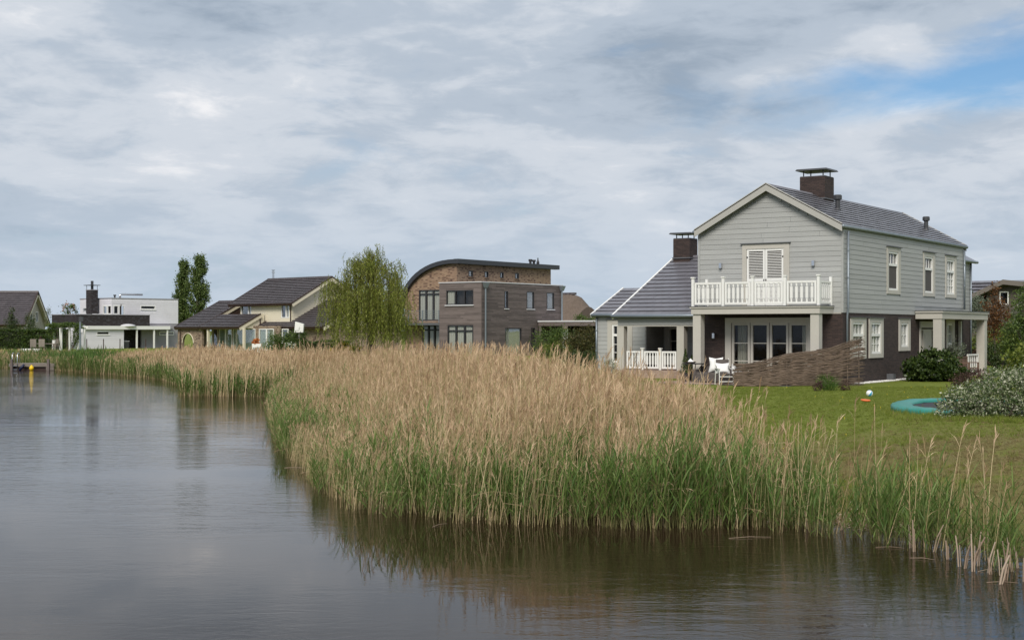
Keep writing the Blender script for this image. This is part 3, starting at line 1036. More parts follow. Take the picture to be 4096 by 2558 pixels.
SW = (.20, .30, .16, .18)
up_w = [sidewin(4.99, 6.70, 3.57, 5.50, SW), sidewin(9.83, 11.5, 3.57, 5.50, SW), sidewin(13.1, 14.8, 3.57, 5.50, SW)]
GW = (.24, .28, .17, .18)
gr_w = [sidewin(.76, 2.49, .96, 2.56, GW), sidewin(2.86, 4.53, .96, 2.56, GW), sidewin(6.54, 8.0, 1.20, 2.56, GW), sidewin(13.16, 14.5, 1.25, 2.56, GW)]
fdoor = (9.5, 11.45, .12, 2.18)
wall(FR, 'brick_wall', M_DBRICK, h1, .2, LS - .2, -.15, ZB, gr_w + [fdoor])
wall(FR, 'clad_wall', M_SIDING, h1, .2, LS - .2, ZB, ZE, up_w)
wall(FL, 'brick_wall', M_DBRICK, h1, .2, LS - .2, -.15, ZB)
wall(FL, 'clad_wall', M_SIDING, h1, .2, LS - .2, ZB, ZE)
wall(FB, 'brick_wall', M_DBRICK, h1, 0, WF, -.15, ZB)
wall(FB, 'clad_wall', M_SIDING, h1, 0, WF, ZB, ZE, gable=(WF / 2, ZA))
MB().box(-WF + .2, -.2, .2, LS - .2, ZB - .2, ZB).box(-WF + .2, -.2, .2, LS - .2, -.1, 0.02).build('floor_slab', M_DARKROOM, h1)
MB().box(-WF + .25, -.25, 3.4, 3.5, 0, ZE).build('inner_wall', M_DARKROOM, h1)

# boards, one object each
slope = (ZA - ZE) / (WF / 2)
gab = lambda z: ((z - ZE) / slope + .12, WF - (z - ZE) / slope - .12) if z > ZE else (0.06, WF - .06)
dsur = (1.92, 3.90, 2.9, 5.5)
siding(FF, h1, M_SIDING, .06, WF - .06, ZB, ZA - .15, .197, [dsur], roof=gab, joint=3.2, seed=4)
siding(FR, h1, M_SIDING, .06, LS - .02, ZB, ZE - .02, .19, [(a - .20, b + .30, c - .16, d_ + .18) for a, b, c, d_ in up_w] + [(8.67, LS, 2.5, 3.03)], joint=4.2, seed=5)
mb = MB()
mb.box(-.055, .032, -.032, .055, ZB, ZE - .05); mb.build('corner_board', M_SIDING, h1)
MB().box(-WF - .032, -WF + .055, -.032, .055, ZB, ZE - .05).build('corner_board', M_SIDING, h1)
MB().box(-WF + .06, -.06, -.022, -.002, ZB - .04, ZB - .003).build('skirt_board', M_TRIM, h1)

# windows on the side
M_SCREEN = pmat('dark_insect_screen', (.085, .078, .076), .8, .08)
for i, (a, b, c, d_) in enumerate(up_w):
    wq = window(FR, h1, a, b, c, d_, surround=M_TRIM, sw=SW, split=.66, cols=3, rows=3, split_cols=3, cap=M_LEAD, fw=.075, curtain=M_CURTAIN if i == 2 else None)
    if i < 2:
        FR.box(MB(), a + .075, b - .075, -.020, -.016, c + .075, c + (d_ - c) * .66 - .055).build('insect_screen', M_SCREEN, wq)
for i, (a, b, c, d_) in enumerate(gr_w):
    lower = i < 2
    window(FR, h1, a, b, c, d_, surround=M_TRIM, sw=GW, split=.60 if lower else None, cols=3 if lower else 2, rows=2, split_cols=3, cap=M_LEAD, fw=.075, curtain=M_CURTAIN)
# front door with side lights
d0, d1, dz0, dz1 = fdoor
mb = MB(); FR.box(mb, d0 + .42, d1 - .42, -.04, .012, dz0, dz1 - .06)
fd = mb.build('front_door', M_TRIM, h1)
mb = MB(); FR.box(mb, d0 + .60, d1 - .60, .013, .024, dz0 + .25, dz1 - .3); mb.build('door_panel', M_TRIM, fd)
mb = MB(); mb.tube([FR.p(d0 + .5, .04, 1.0), FR.p(d0 + .5, .04, 1.2)], .015, 6); mb.build('handle', M_STEEL, fd)
for s in (d0 + .02, d1 - .40):
    window(FR, h1, s, s + .38, dz0, dz1 - .06, frame=M_TRIM, fw=.05, cols=1, rows=4, room=True)
mb = MB(); FR.box(mb, d0 - .16, d0, .001, .05, 0, dz1 + .28); FR.box(mb, d1, d1 + .16, .001, .05, 0, dz1 + .28); FR.box(mb, d0, d1, .001, .047, dz1, dz1 + .28)
mb.build('surround', M_TRIM, fd)

# garden doors
s0, s1, z0, z1 = glz
mb = MB(); FF.box(mb, s0 - .25, s0, .001, .06, -.02, z1 + .2); FF.box(mb, s1, s1 + .25, .001, .06, -.02, z1 + .2); FF.box(mb, s0, s1, .001, .057, z1, z1 + .2)
gs = mb.build('garden_door_surround', M_TRIM, h1)
q = (s1 - s0) / 4
for i in range(4):
    a, b = s0 + i * q + .015, s0 + (i + 1) * q - .015
    window(FF, h1, a, b, z0, z1, frame=M_TRIM, fw=.095, rows=3, bar=.035, room=False, deep=.0)
for s in (s0 + .05, s1 - .45):
    vs = []; mbc = MB()
    for i in range(9):
        vs += [FF.p(s + .05 * i, -.45 + (.03 if i % 2 else -.03), .06), FF.p(s + .05 * i, -.45 + (.03 if i % 2 else -.03), 2.3)]
    mbc.add(vs, [(2 * i, 2 * i + 2, 2 * i + 3, 2 * i + 1) for i in range(8)]); mbc.build('curtain', M_CURTAIN, gs)
# balcony doors with louvred shutters
s0, s1, z0, z1 = dor
mb = MB(); FF.box(mb, s0 - .18, s0, .001, .06, z0, z1 + .2); FF.box(mb, s1, s1 + .24, .001, .06, z0, z1 + .2); FF.box(mb, s0, s1, .001, .057, z1, z1 + .2)
bs = mb.build('balcony_door_surround', M_TRIM, h1)
mb = MB(); FF.box(mb, s0 - .24, s1 + .30, .001, .12, z1 + .203, z1 + .235); mb.build('drip_cap', M_LEAD, bs)
mb = MB(); FF.box(mb, s0 - .1, s1 + .1, -.5, -.46, z0, z1); mb.build('room_backing', M_DARKROOM, bs)
hw = (s1 - s0) / 2
for i in range(2):
    a, b = s0 + i * hw + .01, s0 + (i + 1) * hw - .01
    mb = MB(); f = .075
    FF.box(mb, a, a + f, -.03, .03, z0, z1); FF.box(mb, b - f, b, -.03, .03, z0, z1)
    for za, zb in ((z0, z0 + .12), (z0 + 1.02, z0 + 1.12), (z1 - .09, z1)):
        FF.box(mb, a + f, b - f, -.03, .03, za, zb)
    FF.box(mb, a + f, b - f, -.03, -.02, z0 + .12, z0 + 1.02)
    sh = mb.build('shutter', M_WHITE, h1)
    lv = MB()
    for za, zb, n, tilt in ((z0 + .13, z0 + 1.01, 17, .5), (z0 + 1.13, z1 - .10, 17, 1.0)):
        st = (zb - za) / n
        for k in range(n):
            zz = za + st * k
            hgt = st * (.8 if tilt < .9 else .42)
            lv.hexa([FF.p(a + f, .022, zz), FF.p(b - f, .022, zz), FF.p(b - f, -.012, zz + hgt * .8), FF.p(a + f, -.012, zz + hgt * .8),
                     FF.p(a + f, .022, zz + .010), FF.p(b - f, .022, zz + .010), FF.p(b - f, -.012, zz + hgt), FF.p(a + f, -.012, zz + hgt)])
    lv.build('louvres', M_WHITE, sh)
    q = MB()
    for zz in (z0 + .3, z1 - .35):
        FF.box(q, (a - .02 if i == 0 else b - .05), (a + .05 if i == 0 else b + .02), .031, .045, zz, zz + .06)
    FF.box(q, (b - .05 if i == 0 else a + .02), (b - .02 if i == 0 else a + .05), .031, .055, z0 + 1.0, z0 + 1.10)
    q.build('iron_hinges', M_DARKM, sh)

# main roof
OV, OE = .26, .07
half = WF / 2
for side in (1, -1):
    ex_, ez = (OE, ZE - OE * slope) if side == 1 else (-WF - OE, ZE - OE * slope)
    v = Vector((-side * half, 0, half * slope)).normalized()
    R = Plane((ex_, -OV, ez + .14), (0, 1, 0), v)
    V = (half + OE) / abs(v.x)
    U = LS + 2 * OV
    mb = MB(); R.box(mb, .0, U, 0, V, -.12, -.004); mb.build('roof_deck', M_LEAD, h1)
    tiles(R, h1, M_SLATE, U, V, 12, .40, name='roof_tile', seed=2 + side, lift=.045)
    # barge board and white verge
    vv = R
    zl, zh = ez + .14, ez + .14 + (half + OE) * slope
    for f0 in (-OV - .03, LS + OV):
        for nm, t0, t1, y0, dy, m_ in (('barge_board', .0, .24, f0, .03, M_BARGE), ('verge_cap', -.075, -.04, f0 - .02, .09, M_BARGE)):
            mb = MB(); mb.prism([(ex_, y0, zl - t0), (-half, y0, zh - t0), (-half, y0, zh - t1), (ex_, y0, zl - t1)], (0, dy, 0)); mb.build(nm, m_, h1)
    mb = MB()
    gx_ = ex_ + side * .02
    mb.tube([(gx_, -OV - .02, ez + .10), (gx_, LS + OV + .02, ez + .10)], .075, 8); mb.build('gutter', M_ZINC, h1, smooth=True)
RZ = ZA + .14
mb = MB(); mb.tube([(-half, -OV + .02, RZ + .0), (-half, LS + OV - .02, RZ + .0)], .06, 8); mb.build('ridge_cap', M_SLATE, h1, smooth=True)
downspout(h1, [(.10, .30, ZE - .1), (.10, .30, ZB + .15), (.06, .30, ZB - .12), (.06, .30, 0)])
downspout(h1, [(.10, LS - .15, ZE - .1), (.10, LS - .15, 3.05)])
# chimney
def chimney(x0, x1, y0, y1, zb, zt, cap_over, legs, mat_=M_DBRICK):
    c = MB().box(x0, x1, y0, y1, zb, zt).build('chimney', mat_, h1)
    MB().box(x0 - .04, x1 + .04, y0 - .05, y1 + .05, zb + .55, zb + .60).build('flashing', M_LEAD, c)
    MB().box(x0 + .01, x1 - .01, y0 + .01, y1 - .01, zt, zt + .03).build('mortar_top', M_LEAD, c)
    k = MB()
    for px_ in (x0 + .12, x1 - .12):
        for py_ in (y0 + .12, y1 - .12):
            k.tube([(px_, py_, zt), (px_, py_, zt + legs)], .025, 6)
    k.build('cap_leg', M_DARKM, c)
    o = cap_over
    m_ = MB(); m_.hexa([(x0 - o, y0 - o, zt + legs), (x1 + o, y0 - o, zt + legs), (x1 + o, y1 + o, zt + legs), (x0 - o, y1 + o, zt + legs),
                        (x0 - o * .7, y0 - o * .7, zt + legs + .07), (x1 + o * .7, y0 - o * .7, zt + legs + .07), (x1 + o * .7, y1 + o * .7, zt + legs + .07), (x0 - o * .7, y1 + o * .7, zt + legs + .07)])
    m_.build('rain_cap', M_DARKM, c)
chimney(-3.55, -2.45, 4.5, 5.55, 7.0, 8.50, .15, .26)
for (x, y) in ((-1.55, 3.6), (-1.2, 14.2)):
    zb = ZE + .14 + (-x) * slope
    MB().lathe([(.16, -.12), (.13, .05), (.10, .10), (.10, .42), (.17, .46), (.17, .60), (.14, .64)], (x, y, zb), 12).build('roof_vent', M_DARKM, h1, smooth=False)

# small rear extension
MB().box(-5.6, -.32, LS, LS + 2.4, -.1, 2.7).build('brick_wall', M_DBRICK, h1)
MB().box(-5.58, -.34, LS, LS + 2.38, 2.7, 5.45).build('clad_wall', M_SIDING, h1)
FX = Frame((-.34, LS), (0, 1), (1, 0))
siding(FX, h1, M_SIDING, .3, 2.38, 2.75, 5.4, .19, joint=9, seed=8)
R = Plane((-.1, LS + .1, 5.42), (0, 1, 0), (-half + .3, 0, (half - .3) * slope))
mb = MB(); R.box(mb, 0, 2.6, 0, 3.2, -.1, .03); mb.build('roof_deck', M_SLATE, h1)
mb = MB(); mb.tube([(-.08, LS + .3, 5.40), (-.08, LS + 2.7, 5.40)], .07, 8); mb.build('gutter', M_ZINC, h1)
downspout(h1, [(-.25, LS + 2.2, 5.4), (-.25, LS + 2.2, .1)])

# balcony
B0, B1, BY = -5.70, -.38, -1.42
mb = MB(); mb.box(B0, B1, BY, -.035, 2.70, 2.93)
bal = mb.build('balcony', M_TRIM, h1)
MB().box(B0 - .045, B1 + .045, BY - .045, -.036, 2.932, 2.985).build('cornice', M_TRIM, bal)
MB().box(B0 - .06, B1 + .06, BY - .06, -.036, 2.987, 3.01).build('lead_edge', M_LEAD, bal)
for x in (B0 + .22, B1 - .22):
    MB().box(x - .17, x + .17, BY + .06, BY + .40, -.05, 2.70).build('column', M_TRIM, h1)


def railing(parent, A, B, z0, z1, posts, nbal, post_ends=True, pw=.10, wires=True, name='railing', post_h=.22):
    """white panel railing between two points; each panel holds shaped balusters"""
    A, B = Vector((*A, 0)), Vector((*B, 0)); L = (B - A).length; d_ = (B - A) / L
    n_ = Vector((d_.y, -d_.x, 0))
    Fq = Frame((A.x, A.y), (d_.x, d_.y), (n_.x, n_.y))
    for i, s in enumerate(posts):
        if not post_ends and i in (0, len(posts) - 1):
            continue
        mb = MB(); Fq.box(mb, s - pw / 2, s + pw / 2, -pw / 2, pw / 2, z0 - .06, z1 + post_h - .05)
        p = mb.build('railing_post', M_WHITE, parent)
        mb = MB(); e = .025
        Fq.box(mb, s - pw / 2 - e, s + pw / 2 + e, -pw / 2 - e, pw / 2 + e, z1 + post_h - .05, z1 + post_h); mb.build('post_cap', M_WHITE, p)
    for i in range(len(posts) - 1):
        a, b = posts[i] + pw / 2 + .03, posts[i + 1] - pw / 2 - .03
        mb = MB(); f = .075
        Fq.box(mb, a, b, -.03, .03, z1 - f, z1); Fq.box(mb, a, b, -.03, .03, z0, z0 + f)
        Fq.box(mb, a, a + f, -.03, .03, z0 + f, z1 - f); Fq.box(mb, b - f, b, -.03, .03, z0 + f, z1 - f)
        pn = mb.build(name, M_WHITE, parent)
        step = (b - a - 2 * f) / nbal
        for k in range(nbal):
            c = a + f + step * (k + .5); w = min(.052, step * .30); hgt = z1 - z0 - 2 * f
            q = MB()
            Fq.box(q, c - w * .6, c + w * .6, -.015, .015, z0 + f, z0 + f + hgt * .16)
            Fq.box(q, c - w, c + w, -.016, .016, z0 + f + hgt * .16, z0 + f + hgt * .80)
            Fq.box(q, c - w * .6, c + w * .6, -.015, .015, z0 + f + hgt * .80, z1 - f)
            q.build('baluster', M_WHITE, pn)
        if wires:
            q = MB()
            for zz in (z0 + f + (z1 - z0) * .16, z0 + f + (z1 - z0) * .68):
                q.tube([Fq.p(a + f, .02, zz), Fq.p(b - f, .02, zz)], .004, 4)
            q.build('wire', M_STEEL, pn)


yb = BY + .06
pp = [B0 + .06, B0 + .06 + 1.30, B0 + 2.60, B0 + 3.92, B1 - .06]
railing(h1, (0 + B0, yb), (B1, yb), 3.07, 3.94, [p - B0 for p in pp], 5)
railing(h1, (B1 - .06, yb), (B1 - .06, -.06), 3.07, 3.94, [0, .10 + 1.22], 5, post_ends=False)
MB().box(B1 - .11, B1 - .01, -.16, -.05, 3.01, 4.11).build('railing_post', M_WHITE, h1)
MB().box(B0 + .01, B0 + .11, -.16, -.05, 3.01, 4.11).build('railing_post', M_WHITE, h1)
railing(h1, (B0 + .06, -.06), (B0 + .06, yb), 3.07, 3.94, [0, 1.30], 5, post_ends=False)

# wall lamps
for x, z in ((-5.05, 4.55), (-1.15, 4.55), (-5.35, 1.75), (-.92, 1.75)):
    mb = MB(); mb.box(x - .05, x + .05, -.15, -.035, z, z + .20); wl = mb.build('wall_lamp', M_STEEL, h1)
    MB().box(x - .035, x + .035, -.13, -.05, z - .012, z).build('lamp_glass', M_WHITE, wl)

# side porch canopy
C0, C1, CP = 8.70, 15.9, 1.19
MB().box(.035, CP, C0, C1, 2.56, 2.82).build('porch_canopy', M_TRIM, h1)
MB().box(.035, CP + .05, C0 - .05, C1 + .05, 2.822, 2.90).build('canopy_cornice', M_TRIM, h1)
MB().box(.035, CP + .07, C0 - .07, C1 + .07, 2.902, 2.93).build('canopy_lead_edge', M_LEAD, h1)
for y in (C0 + .03, C1 - .47):
    MB().box(CP - .40, CP - .03, y, y + .42, -.05, 2.56).build('column', M_TRIM, h1)
MB().box(.03, .15, 15.15, 15.3, 0, 2.5).build('porch_post', M_WHITE, h1)
railing(h1, (CP - .3, 13.5), (CP - .3, C1 - .5), .08, .98, [0, 1.9], 5, post_ends=False, wires=False)
MB().box(.03, CP + .1, C0 - .1, C1 + .1, -.02, .06).build('porch_floor', M_PAVE, h1)

# left wing with the open porch
WX0, WX1, WY, RY = -11.55, -WF - .01, 2.95, 8.6
ze, zr = 2.70, 5.46
v = Vector((0, RY - 2.7, zr - ze))
R = Plane((WX0, 2.7, ze), (1, 0, 0), v)
mb = MB(); R.box(mb, 0, WX1 - WX0, 0, v.length, -.12, -.004); mb.build('roof_deck', M_LEAD, h1)
tiles(R, h1, M_SLATE, WX1 - WX0, v.length, 15, .40, separate=True, seed=6, lift=.045)
mb = MB(); R.box(mb, -.06, .02, -.04, v.length, -.14, .065); mb.build('verge_cap', M_WHITE, h1)
R2 = Plane((WX0, 14.5, ze), (1, 0, 0), (0, RY - 14.5, zr - ze))
mb = MB(); R2.box(mb, 0, WX1 - WX0, 0, v.length, -.12, .03); mb.build('rear_roof', M_SLATE, h1)
mb = MB(); mb.tube([(WX0, RY, zr + .06), (WX1, RY, zr + .06)], .09, 8); mb.build('ridge_cap', M_SLATE, h1)
mb = MB(); mb.tube([(WX0 - .05, 2.66, ze - .01), (WX1 + .4, 2.66, ze - .01)], .075, 8); mb.build('gutter', M_ZINC, h1, smooth=True)
MB().box(WX0 + .12, WX1 + .03, WY, WY + .25, 2.28, 2.62).build('porch_beam', M_SIDING, h1)
FW = Frame((WX0 + .12, WY), (1, 0), (0, -1))
siding(FW, h1, M_SIDING, 0, WX1 - WX0 - .12, 2.30, 2.64, .17, joint=4, seed=9)
MB().box(WX0 + .12, WX1, WY - .03, WY + .02, 2.24, 2.279).build('beam_edge', M_TRIM, h1)
for x in (-11.30, -8.36):
    MB().box(x - .17, x + .17, WY - .02, WY + .32, .33, 2.27).build('column', M_TRIM, h1)
MB().box(WX0, -6.6, WY - .35, RY, -.15, .33).build('terrace_plinth', M_PLINTH, h1)
xs = [-11.13, -11.13 + .93, -11.13 + 1.83, -8.53]
railing(h1, (xs[0], WY + .12), (xs[3], WY + .12), .40, 1.16, [0, .87, 1.74, xs[3] - xs[0]], 4, post_ends=False, wires=False, post_h=.14)
FBk = Frame((-12.1, RY), (1, 0), (0, -1))
wd = [(.25, 1.05, .35, 2.2), (2.0, 2.8, .35, 2.2), (3.2, 4.0, .35, 2.2)]
wall(FBk, 'clad_wall', M_SIDING, h1, 0, 6.05, 0, 2.75, wd)
siding(FBk, h1, M_SIDING, 0, 6.05, .33, 2.6, .19, [(a - .15, b + .15, c, d_ + .2) for a, b, c, d_ in wd], seed=12)
for a, b, c, d_ in wd:
    window(FBk, h1, a, b, c, d_, frame=M_TRIM, rows=3, surround=M_TRIM, sw=(.15, .15, 0.01, .18), fw=.09, bar=.035)
wall(Frame((WX0 + .1, 14.3), (0, -1), (-1, 0)), 'clad_wall', M_SIDING, h1, 0, 5.5, 0, 2.6, gable=None)
mb = MB(); mb.prism([(WX0 + .15, 2.95, 2.60), (WX0 + .15, 14.2, 2.60), (WX0 + .15, RY, zr - .15)], (.12, 0, 0)); mb.build('gable_wall', M_SIDING, h1)
chimney(-11.35, -10.50, 8.15, 9.0, 4.9, 6.38, .16, .22)
# small low wing at the far left
SX0, SX1, SY = -14.75, -12.1, 6.8
FS = Frame((SX0, SY), (1, 0), (0, -1))
sw_ = (.86, 1.72, .55, 2.35)
wall(FS, 'clad_wall', M_SIDING, h1, 0, SX1 - SX0, -.1, 2.78, [sw_])
siding(FS, h1, M_SIDING, 0.03, SX1 - SX0 - .03, 0.02, 2.74, .19, [(sw_[0] - .24, sw_[1] + .24, sw_[2] - .22, sw_[3] + .22)], seed=13)
window(FS, h1, *sw_, surround=M_TRIM, sw=(.24, .24, .22, .22), split=.72, cols=2, rows=3, split_cols=2, cap=M_LEAD, fw=.08)
FSr = Frame((SX1, SY), (0, 1), (1, 0))
wall(FSr, 'clad_wall', M_SIDING, h1, 0.2, RY - SY, -.1, 2.78)
siding(FSr, h1, M_SIDING, 0.03, RY - SY - .03, .33, 2.6, .19, seed=14)
wall(Frame((SX0, 12.6), (0, -1), (-1, 0)), 'clad_wall', M_SIDING, h1, 0, 5.6, -.1, 2.78)
v2 = Vector((0, 3.15, 1.33))
R = Plane((SX0 - .15, SY - .2, 2.80), (1, 0, 0), v2)
mb = MB(); R.box(mb, 0, 3.6, 0, v2.length, -.10, -.004); mb.build('roof_deck', M_LEAD, h1)
tiles(R, h1, M_SLATE, 3.6, v2.length, 8, .40, seed=16, lift=.045)
mb = MB(); R.box(mb, -.06, .02, -.04, v2.length, -.12, .065); mb.build('verge_cap', M_WHITE, h1)
R = Plane((SX0 - .15, 12.9, 2.80), (1, 0, 0), (0, -3.15, 1.33))
mb = MB(); R.box(mb, 0, 3.6, 0, v2.length, -.10, .03); mb.build('rear_roof', M_SLATE, h1)
mb = MB(); mb.tube([(SX0 - .15, SY - .24, 2.79), (SX1 + .6, SY - .24, 2.79)], .075, 8); mb.build('gutter', M_ZINC, h1, smooth=True)
downspout(h1, [(SX0 + .06, SY - .10, 2.75), (SX0 + .06, SY - .10, 0)])
mb = MB(); mb.prism([(SX0 + .1, SY, 2.75), (SX0 + .1, 12.6, 2.75), (SX0 + .1, SY + 2.95, 4.0)], (.1, 0, 0)); mb.build('gable_wall', M_SIDING, h1)
MB().box(-.02, .28, 2.85 + 2.2, 2.85 + 2.5, 0.0, .28).build('air_vent_box', M_LEAD, h1)

# ------------------------------------------------------------------ paved garden details by the grey house
def loc(S, x, y, z=0.0):
    return S.world(x, y, z)


patio = link('patio', None); patio['kind'] = 'structure'
patio.location = H.world(0, 0, 0); patio.rotation_euler = (0, 0, H.rz)
slab = MB().box(0, .49, 0, .49, 0, .04).mesh('paving_slab', M_PAVE)
MB().box(-6.6, -1.0, -2.9, -.02, -.1, .012).build('bedding', M_LEAD, patio)
for i in range(11):
    for j in range(5 if i > 1 else 6):
        o = link('paving_slab', slab, patio); o.location = (-6.55 + i * .5, -2.6 + j * .5, .012 + RNG.uniform(-.003, .003))

# white pebble strip along the side wall
M_PEB = stalk_mat('white_pebble', [(0, (.45, .43, .40)), (.5, (.66, .65, .63)), (1, (.78, .77, .75))], .7, .02)
def pebble(seed):
    r = random.Random(seed); mb = MB()
    mb.lathe([(.25, -.3), (.5, 0), (.4, .25), (.15, .35)], (0, 0, 0), 6)
    return mb.mesh('pebble', M_PEB)
PEBS = [pebble(i) for i in range(3)]
n = 2600
sx, sy = RNG.uniform(.03, .42, n), RNG.uniform(.1, 8.6, n)
P3 = np.array([H.world(a, b, .02) for a, b in zip(sx, sy)])
w = RNG.uniform(.03, .075, n)
scatter('white_gravel', 'strip of white pebbles at the foot of the brick side wall', 'gravel', PEBS, P3, RNG.uniform(0, 6.28, (n, 3)), np.column_stack([w, w, w * .8]), RNG.integers(0, 3, n))
# shell grit on the bank
M_SHELL = stalk_mat('shell_grit', [(0, (.16, .11, .075)), (.6, (.42, .31, .22)), (1, (.66, .56, .46))], .7, .02)
SHL = []
for i in range(3):
    mb = MB(); mb.lathe([(.25, -.2), (.5, 0), (.35, .2)], (0, 0, 0), 6); SHL.append(mb.mesh('shell', M_SHELL))
n = 2600
P = np.column_stack([RNG.normal(5.62, .38, n), RNG.normal(23.1, .75, n)])
P = P[shore_dist(P) > .2]
w = RNG.uniform(.02, .055, len(P))
scatter('shell_grit', 'patch of pale shell grit on the bank among the reeds', 'gravel', SHL, np.column_stack([P, ground_z(P) + .01]), RNG.uniform(0, 6.28, (len(P), 3)), np.column_stack([w, w, w * .6]), RNG.integers(0, 3, len(P)))

# woven hurdle: rods through upright stakes
t = thing('wattle_fence', 'woven brown branch fence, low at its left end and rising towards the house wall', 'fence', (8.15, 52.3, GZ), math.atan2(.75, 4.95))
Lf = 5.0
top = lambda x: .86 + .90 * (x / Lf) ** 1.25 - .05 * math.sin(x * 2.2)
rr = random.Random(17)
for k in range(11):
    x = .15 + k * .47
    MB().tube([(x, rr.uniform(-.02, .02), -.1), (x + rr.uniform(-.03, .03), 0, top(x) - .02)], [.022, .016], 6).build('stake', M_WICKER, t)
nrod = 240
for k in range(nrod):
    f = (k + rr.random()) / nrod
    x0 = rr.choice([0, 0, rr.uniform(0, 2.5)]) + rr.uniform(-.05, .12); x1 = min(Lf + rr.uniform(-.04, .10), x0 + rr.uniform(2.6, 5.4))
    if f > .55 and rr.random() < .5: x0 = max(x0, rr.uniform(1.5, 3.2)); x1 = Lf + rr.uniform(-.05, .12)
    pts = []; ph = rr.choice([0, math.pi]); tilt = rr.uniform(-.12, .12); wv = rr.uniform(.0, .035); wp = rr.uniform(0, 6.28)
    ns = 11
    for i in range(ns + 1):
        x = x0 + (x1 - x0) * i / ns
        z = .03 + f * (top(max(0, min(Lf, x))) - .05) + tilt * (i / ns - .5) + wv * math.sin(x * 2.1 + wp) + rr.uniform(-.015, .015)
        pts.append((x, .034 * math.sin(math.pi * (x - .15) / .47 + math.pi / 2 + ph) + rr.uniform(-.008, .008), max(.015, z)))
    r0 = rr.uniform(.011, .021)
    MB().tube(pts, [r0 * (1 - .5 * i / ns) for i in range(ns + 1)], 5, 0, True).build('rod', M_WICKER, t, smooth=True)

# garden furniture
M_IRON = pmat('dark_iron', (.03, .03, .032), .5, .2)
M_RATTAN = pmat('grey_rattan', (.105, .09, .085), .8, .3, 6, 40, .5)
M_TERRA = pmat('dark_pot', (.05, .05, .055), .6)
gx_, gy_ = (2778 - CX) / FPX * 55.4, 55.4
t = thing('garden_table', 'round dark iron garden table with curved legs on the patio', 'table', (gx_, gy_, GZ + .05), .2)
MB().lathe([(.44, .70), (.46, .715), (.46, .73), (.44, .735)], sides=28).build('table_top', M_IRON, t)
for k in range(3):
    a = k * 2.094 + .3; c_, s_ = math.cos(a), math.sin(a)
    MB().tube([(.40 * c_, .40 * s_, .70), (.22 * c_, .22 * s_, .52), (.14 * c_, .14 * s_, .36), (.20 * c_, .20 * s_, .18), (.36 * c_, .36 * s_, .02), (.42 * c_, .42 * s_, 0)], .016, 6).build('leg', M_IRON, t, smooth=True)
MB().tube([(.15 * math.cos(a), .15 * math.sin(a), .35) for a in [i * .5236 for i in range(13)]], .012, 6).build('leg_ring', M_IRON, t)
b = thing('bread_basket', 'small flat basket holding a white napkin on the iron table', 'basket', (gx_ - .16, gy_, GZ + .787))
MB().lathe([(.16, 0), (.24, .06), (.23, .062), (.15, .012)], sides=14).build('basket', M_WICKER, b)
MB().add([(-.12, -.1, .05), (.14, -.06, .05), (.1, .12, .05), (-.1, .1, .05), (0, 0, .19)], [(0, 1, 4), (1, 2, 4), (2, 3, 4), (3, 0, 4)]).build('napkin', M_CUSHION, b)


def pillow(mb, c, w, hgt, th, yaw=0, lean=0.0):
    n_ = 8; vs = []; cy, sy_ = math.cos(yaw), math.sin(yaw)
    for side in (1, -1):
        for j in range(n_ + 1):
            for i in range(n_ + 1):
                u, v_ = i / n_ * 2 - 1, j / n_ * 2 - 1
                pin = 1 - .10 * (u * u * v_ * v_) * -1 - .10 * (1 - abs(u)) * (v_ * v_) - .10 * (1 - abs(v_)) * (u * u)
                bulge = th / 2 * ((1 - u ** 4) * (1 - v_ ** 4)) ** .5
                x, y, z = u * w / 2 * pin, side * bulge, v_ * hgt / 2 * pin
                y += z * lean
                vs.append((c[0] + x * cy - y * sy_, c[1] + x * sy_ + y * cy, c[2] + z))
    m1 = (n_ + 1) ** 2; fs = []
    for s_, o_ in ((0, 0), (1, m1)):
        for j in range(n_):
            for i in range(n_):
                a = o_ + j * (n_ + 1) + i
                q = (a, a + 1, a + n_ + 2, a + n_ + 1)
                fs.append(q if s_ else q[::-1])
    return mb.add(vs, fs)


sx_, sy_ = (2860 - CX) / FPX * 55.0, 55.0
t = thing('rattan_sofa', 'low grey rattan garden sofa against the brick wall', 'sofa', (sx_, sy_, GZ + .05), H.rz)
MB().box(-.75, .75, -.38, .38, .04, .30).build('base', M_RATTAN, t)
MB().box(-.75, .75, .26, .38, .303, .62).build('backrest', M_RATTAN, t)
MB().box(-.75, -.64, -.38, .257, .303, .50).build('armrest', M_RATTAN, t)
MB().box(.64, .75, -.38, .257, .303, .50).build('armrest', M_RATTAN, t)
MB().box(-.62, .62, -.37, .24, .303, .40).build('seat_cushion', M_RATTAN, t)
cx_, cy_ = sx_ + .05, sy_ - .20
o = pillow(MB(), (0, 0, .27), .50, .52, .2, -.3, .25).build('cushion', M_CUSHION, None, smooth=True); o.location = (cx_ - .04, cy_ + .05, GZ + .47)
tag(o, 'square white cushion propped upright at the left end of the rattan sofa', 'cushion')
fx_, fy_ = (2897 - CX) / FPX * 53.4, 53.4
t = thing('folding_chair', 'white folding garden chair at the end of the woven fence', 'chair', (fx_, fy_, GZ + .02), .15)
for x in (-.27, .27):
    MB().tube([(x, -.28, 0), (x, -.26, .60)], .017, 6).build('leg', M_WHITE, t)
    MB().tube([(x, .30, 0), (x, .22, .45), (x, .34, .98)], .017, 6).build('leg', M_WHITE, t)
    MB().box(x - .035, x + .035, -.34, .26, .601, .625).build('armrest', M_WHITE, t)
MB().box(-.25, .25, -.26, .22, .40, .43).build('seat', M_RATTAN, t)
MB().box(-.25, .25, .235, .262, .50, .95).build('backrest', M_RATTAN, t)
for z in (.12, .30):
    MB().box(-.255, .255, -.285, -.265, z, z + .03).build('crossbar', M_WHITE, t)
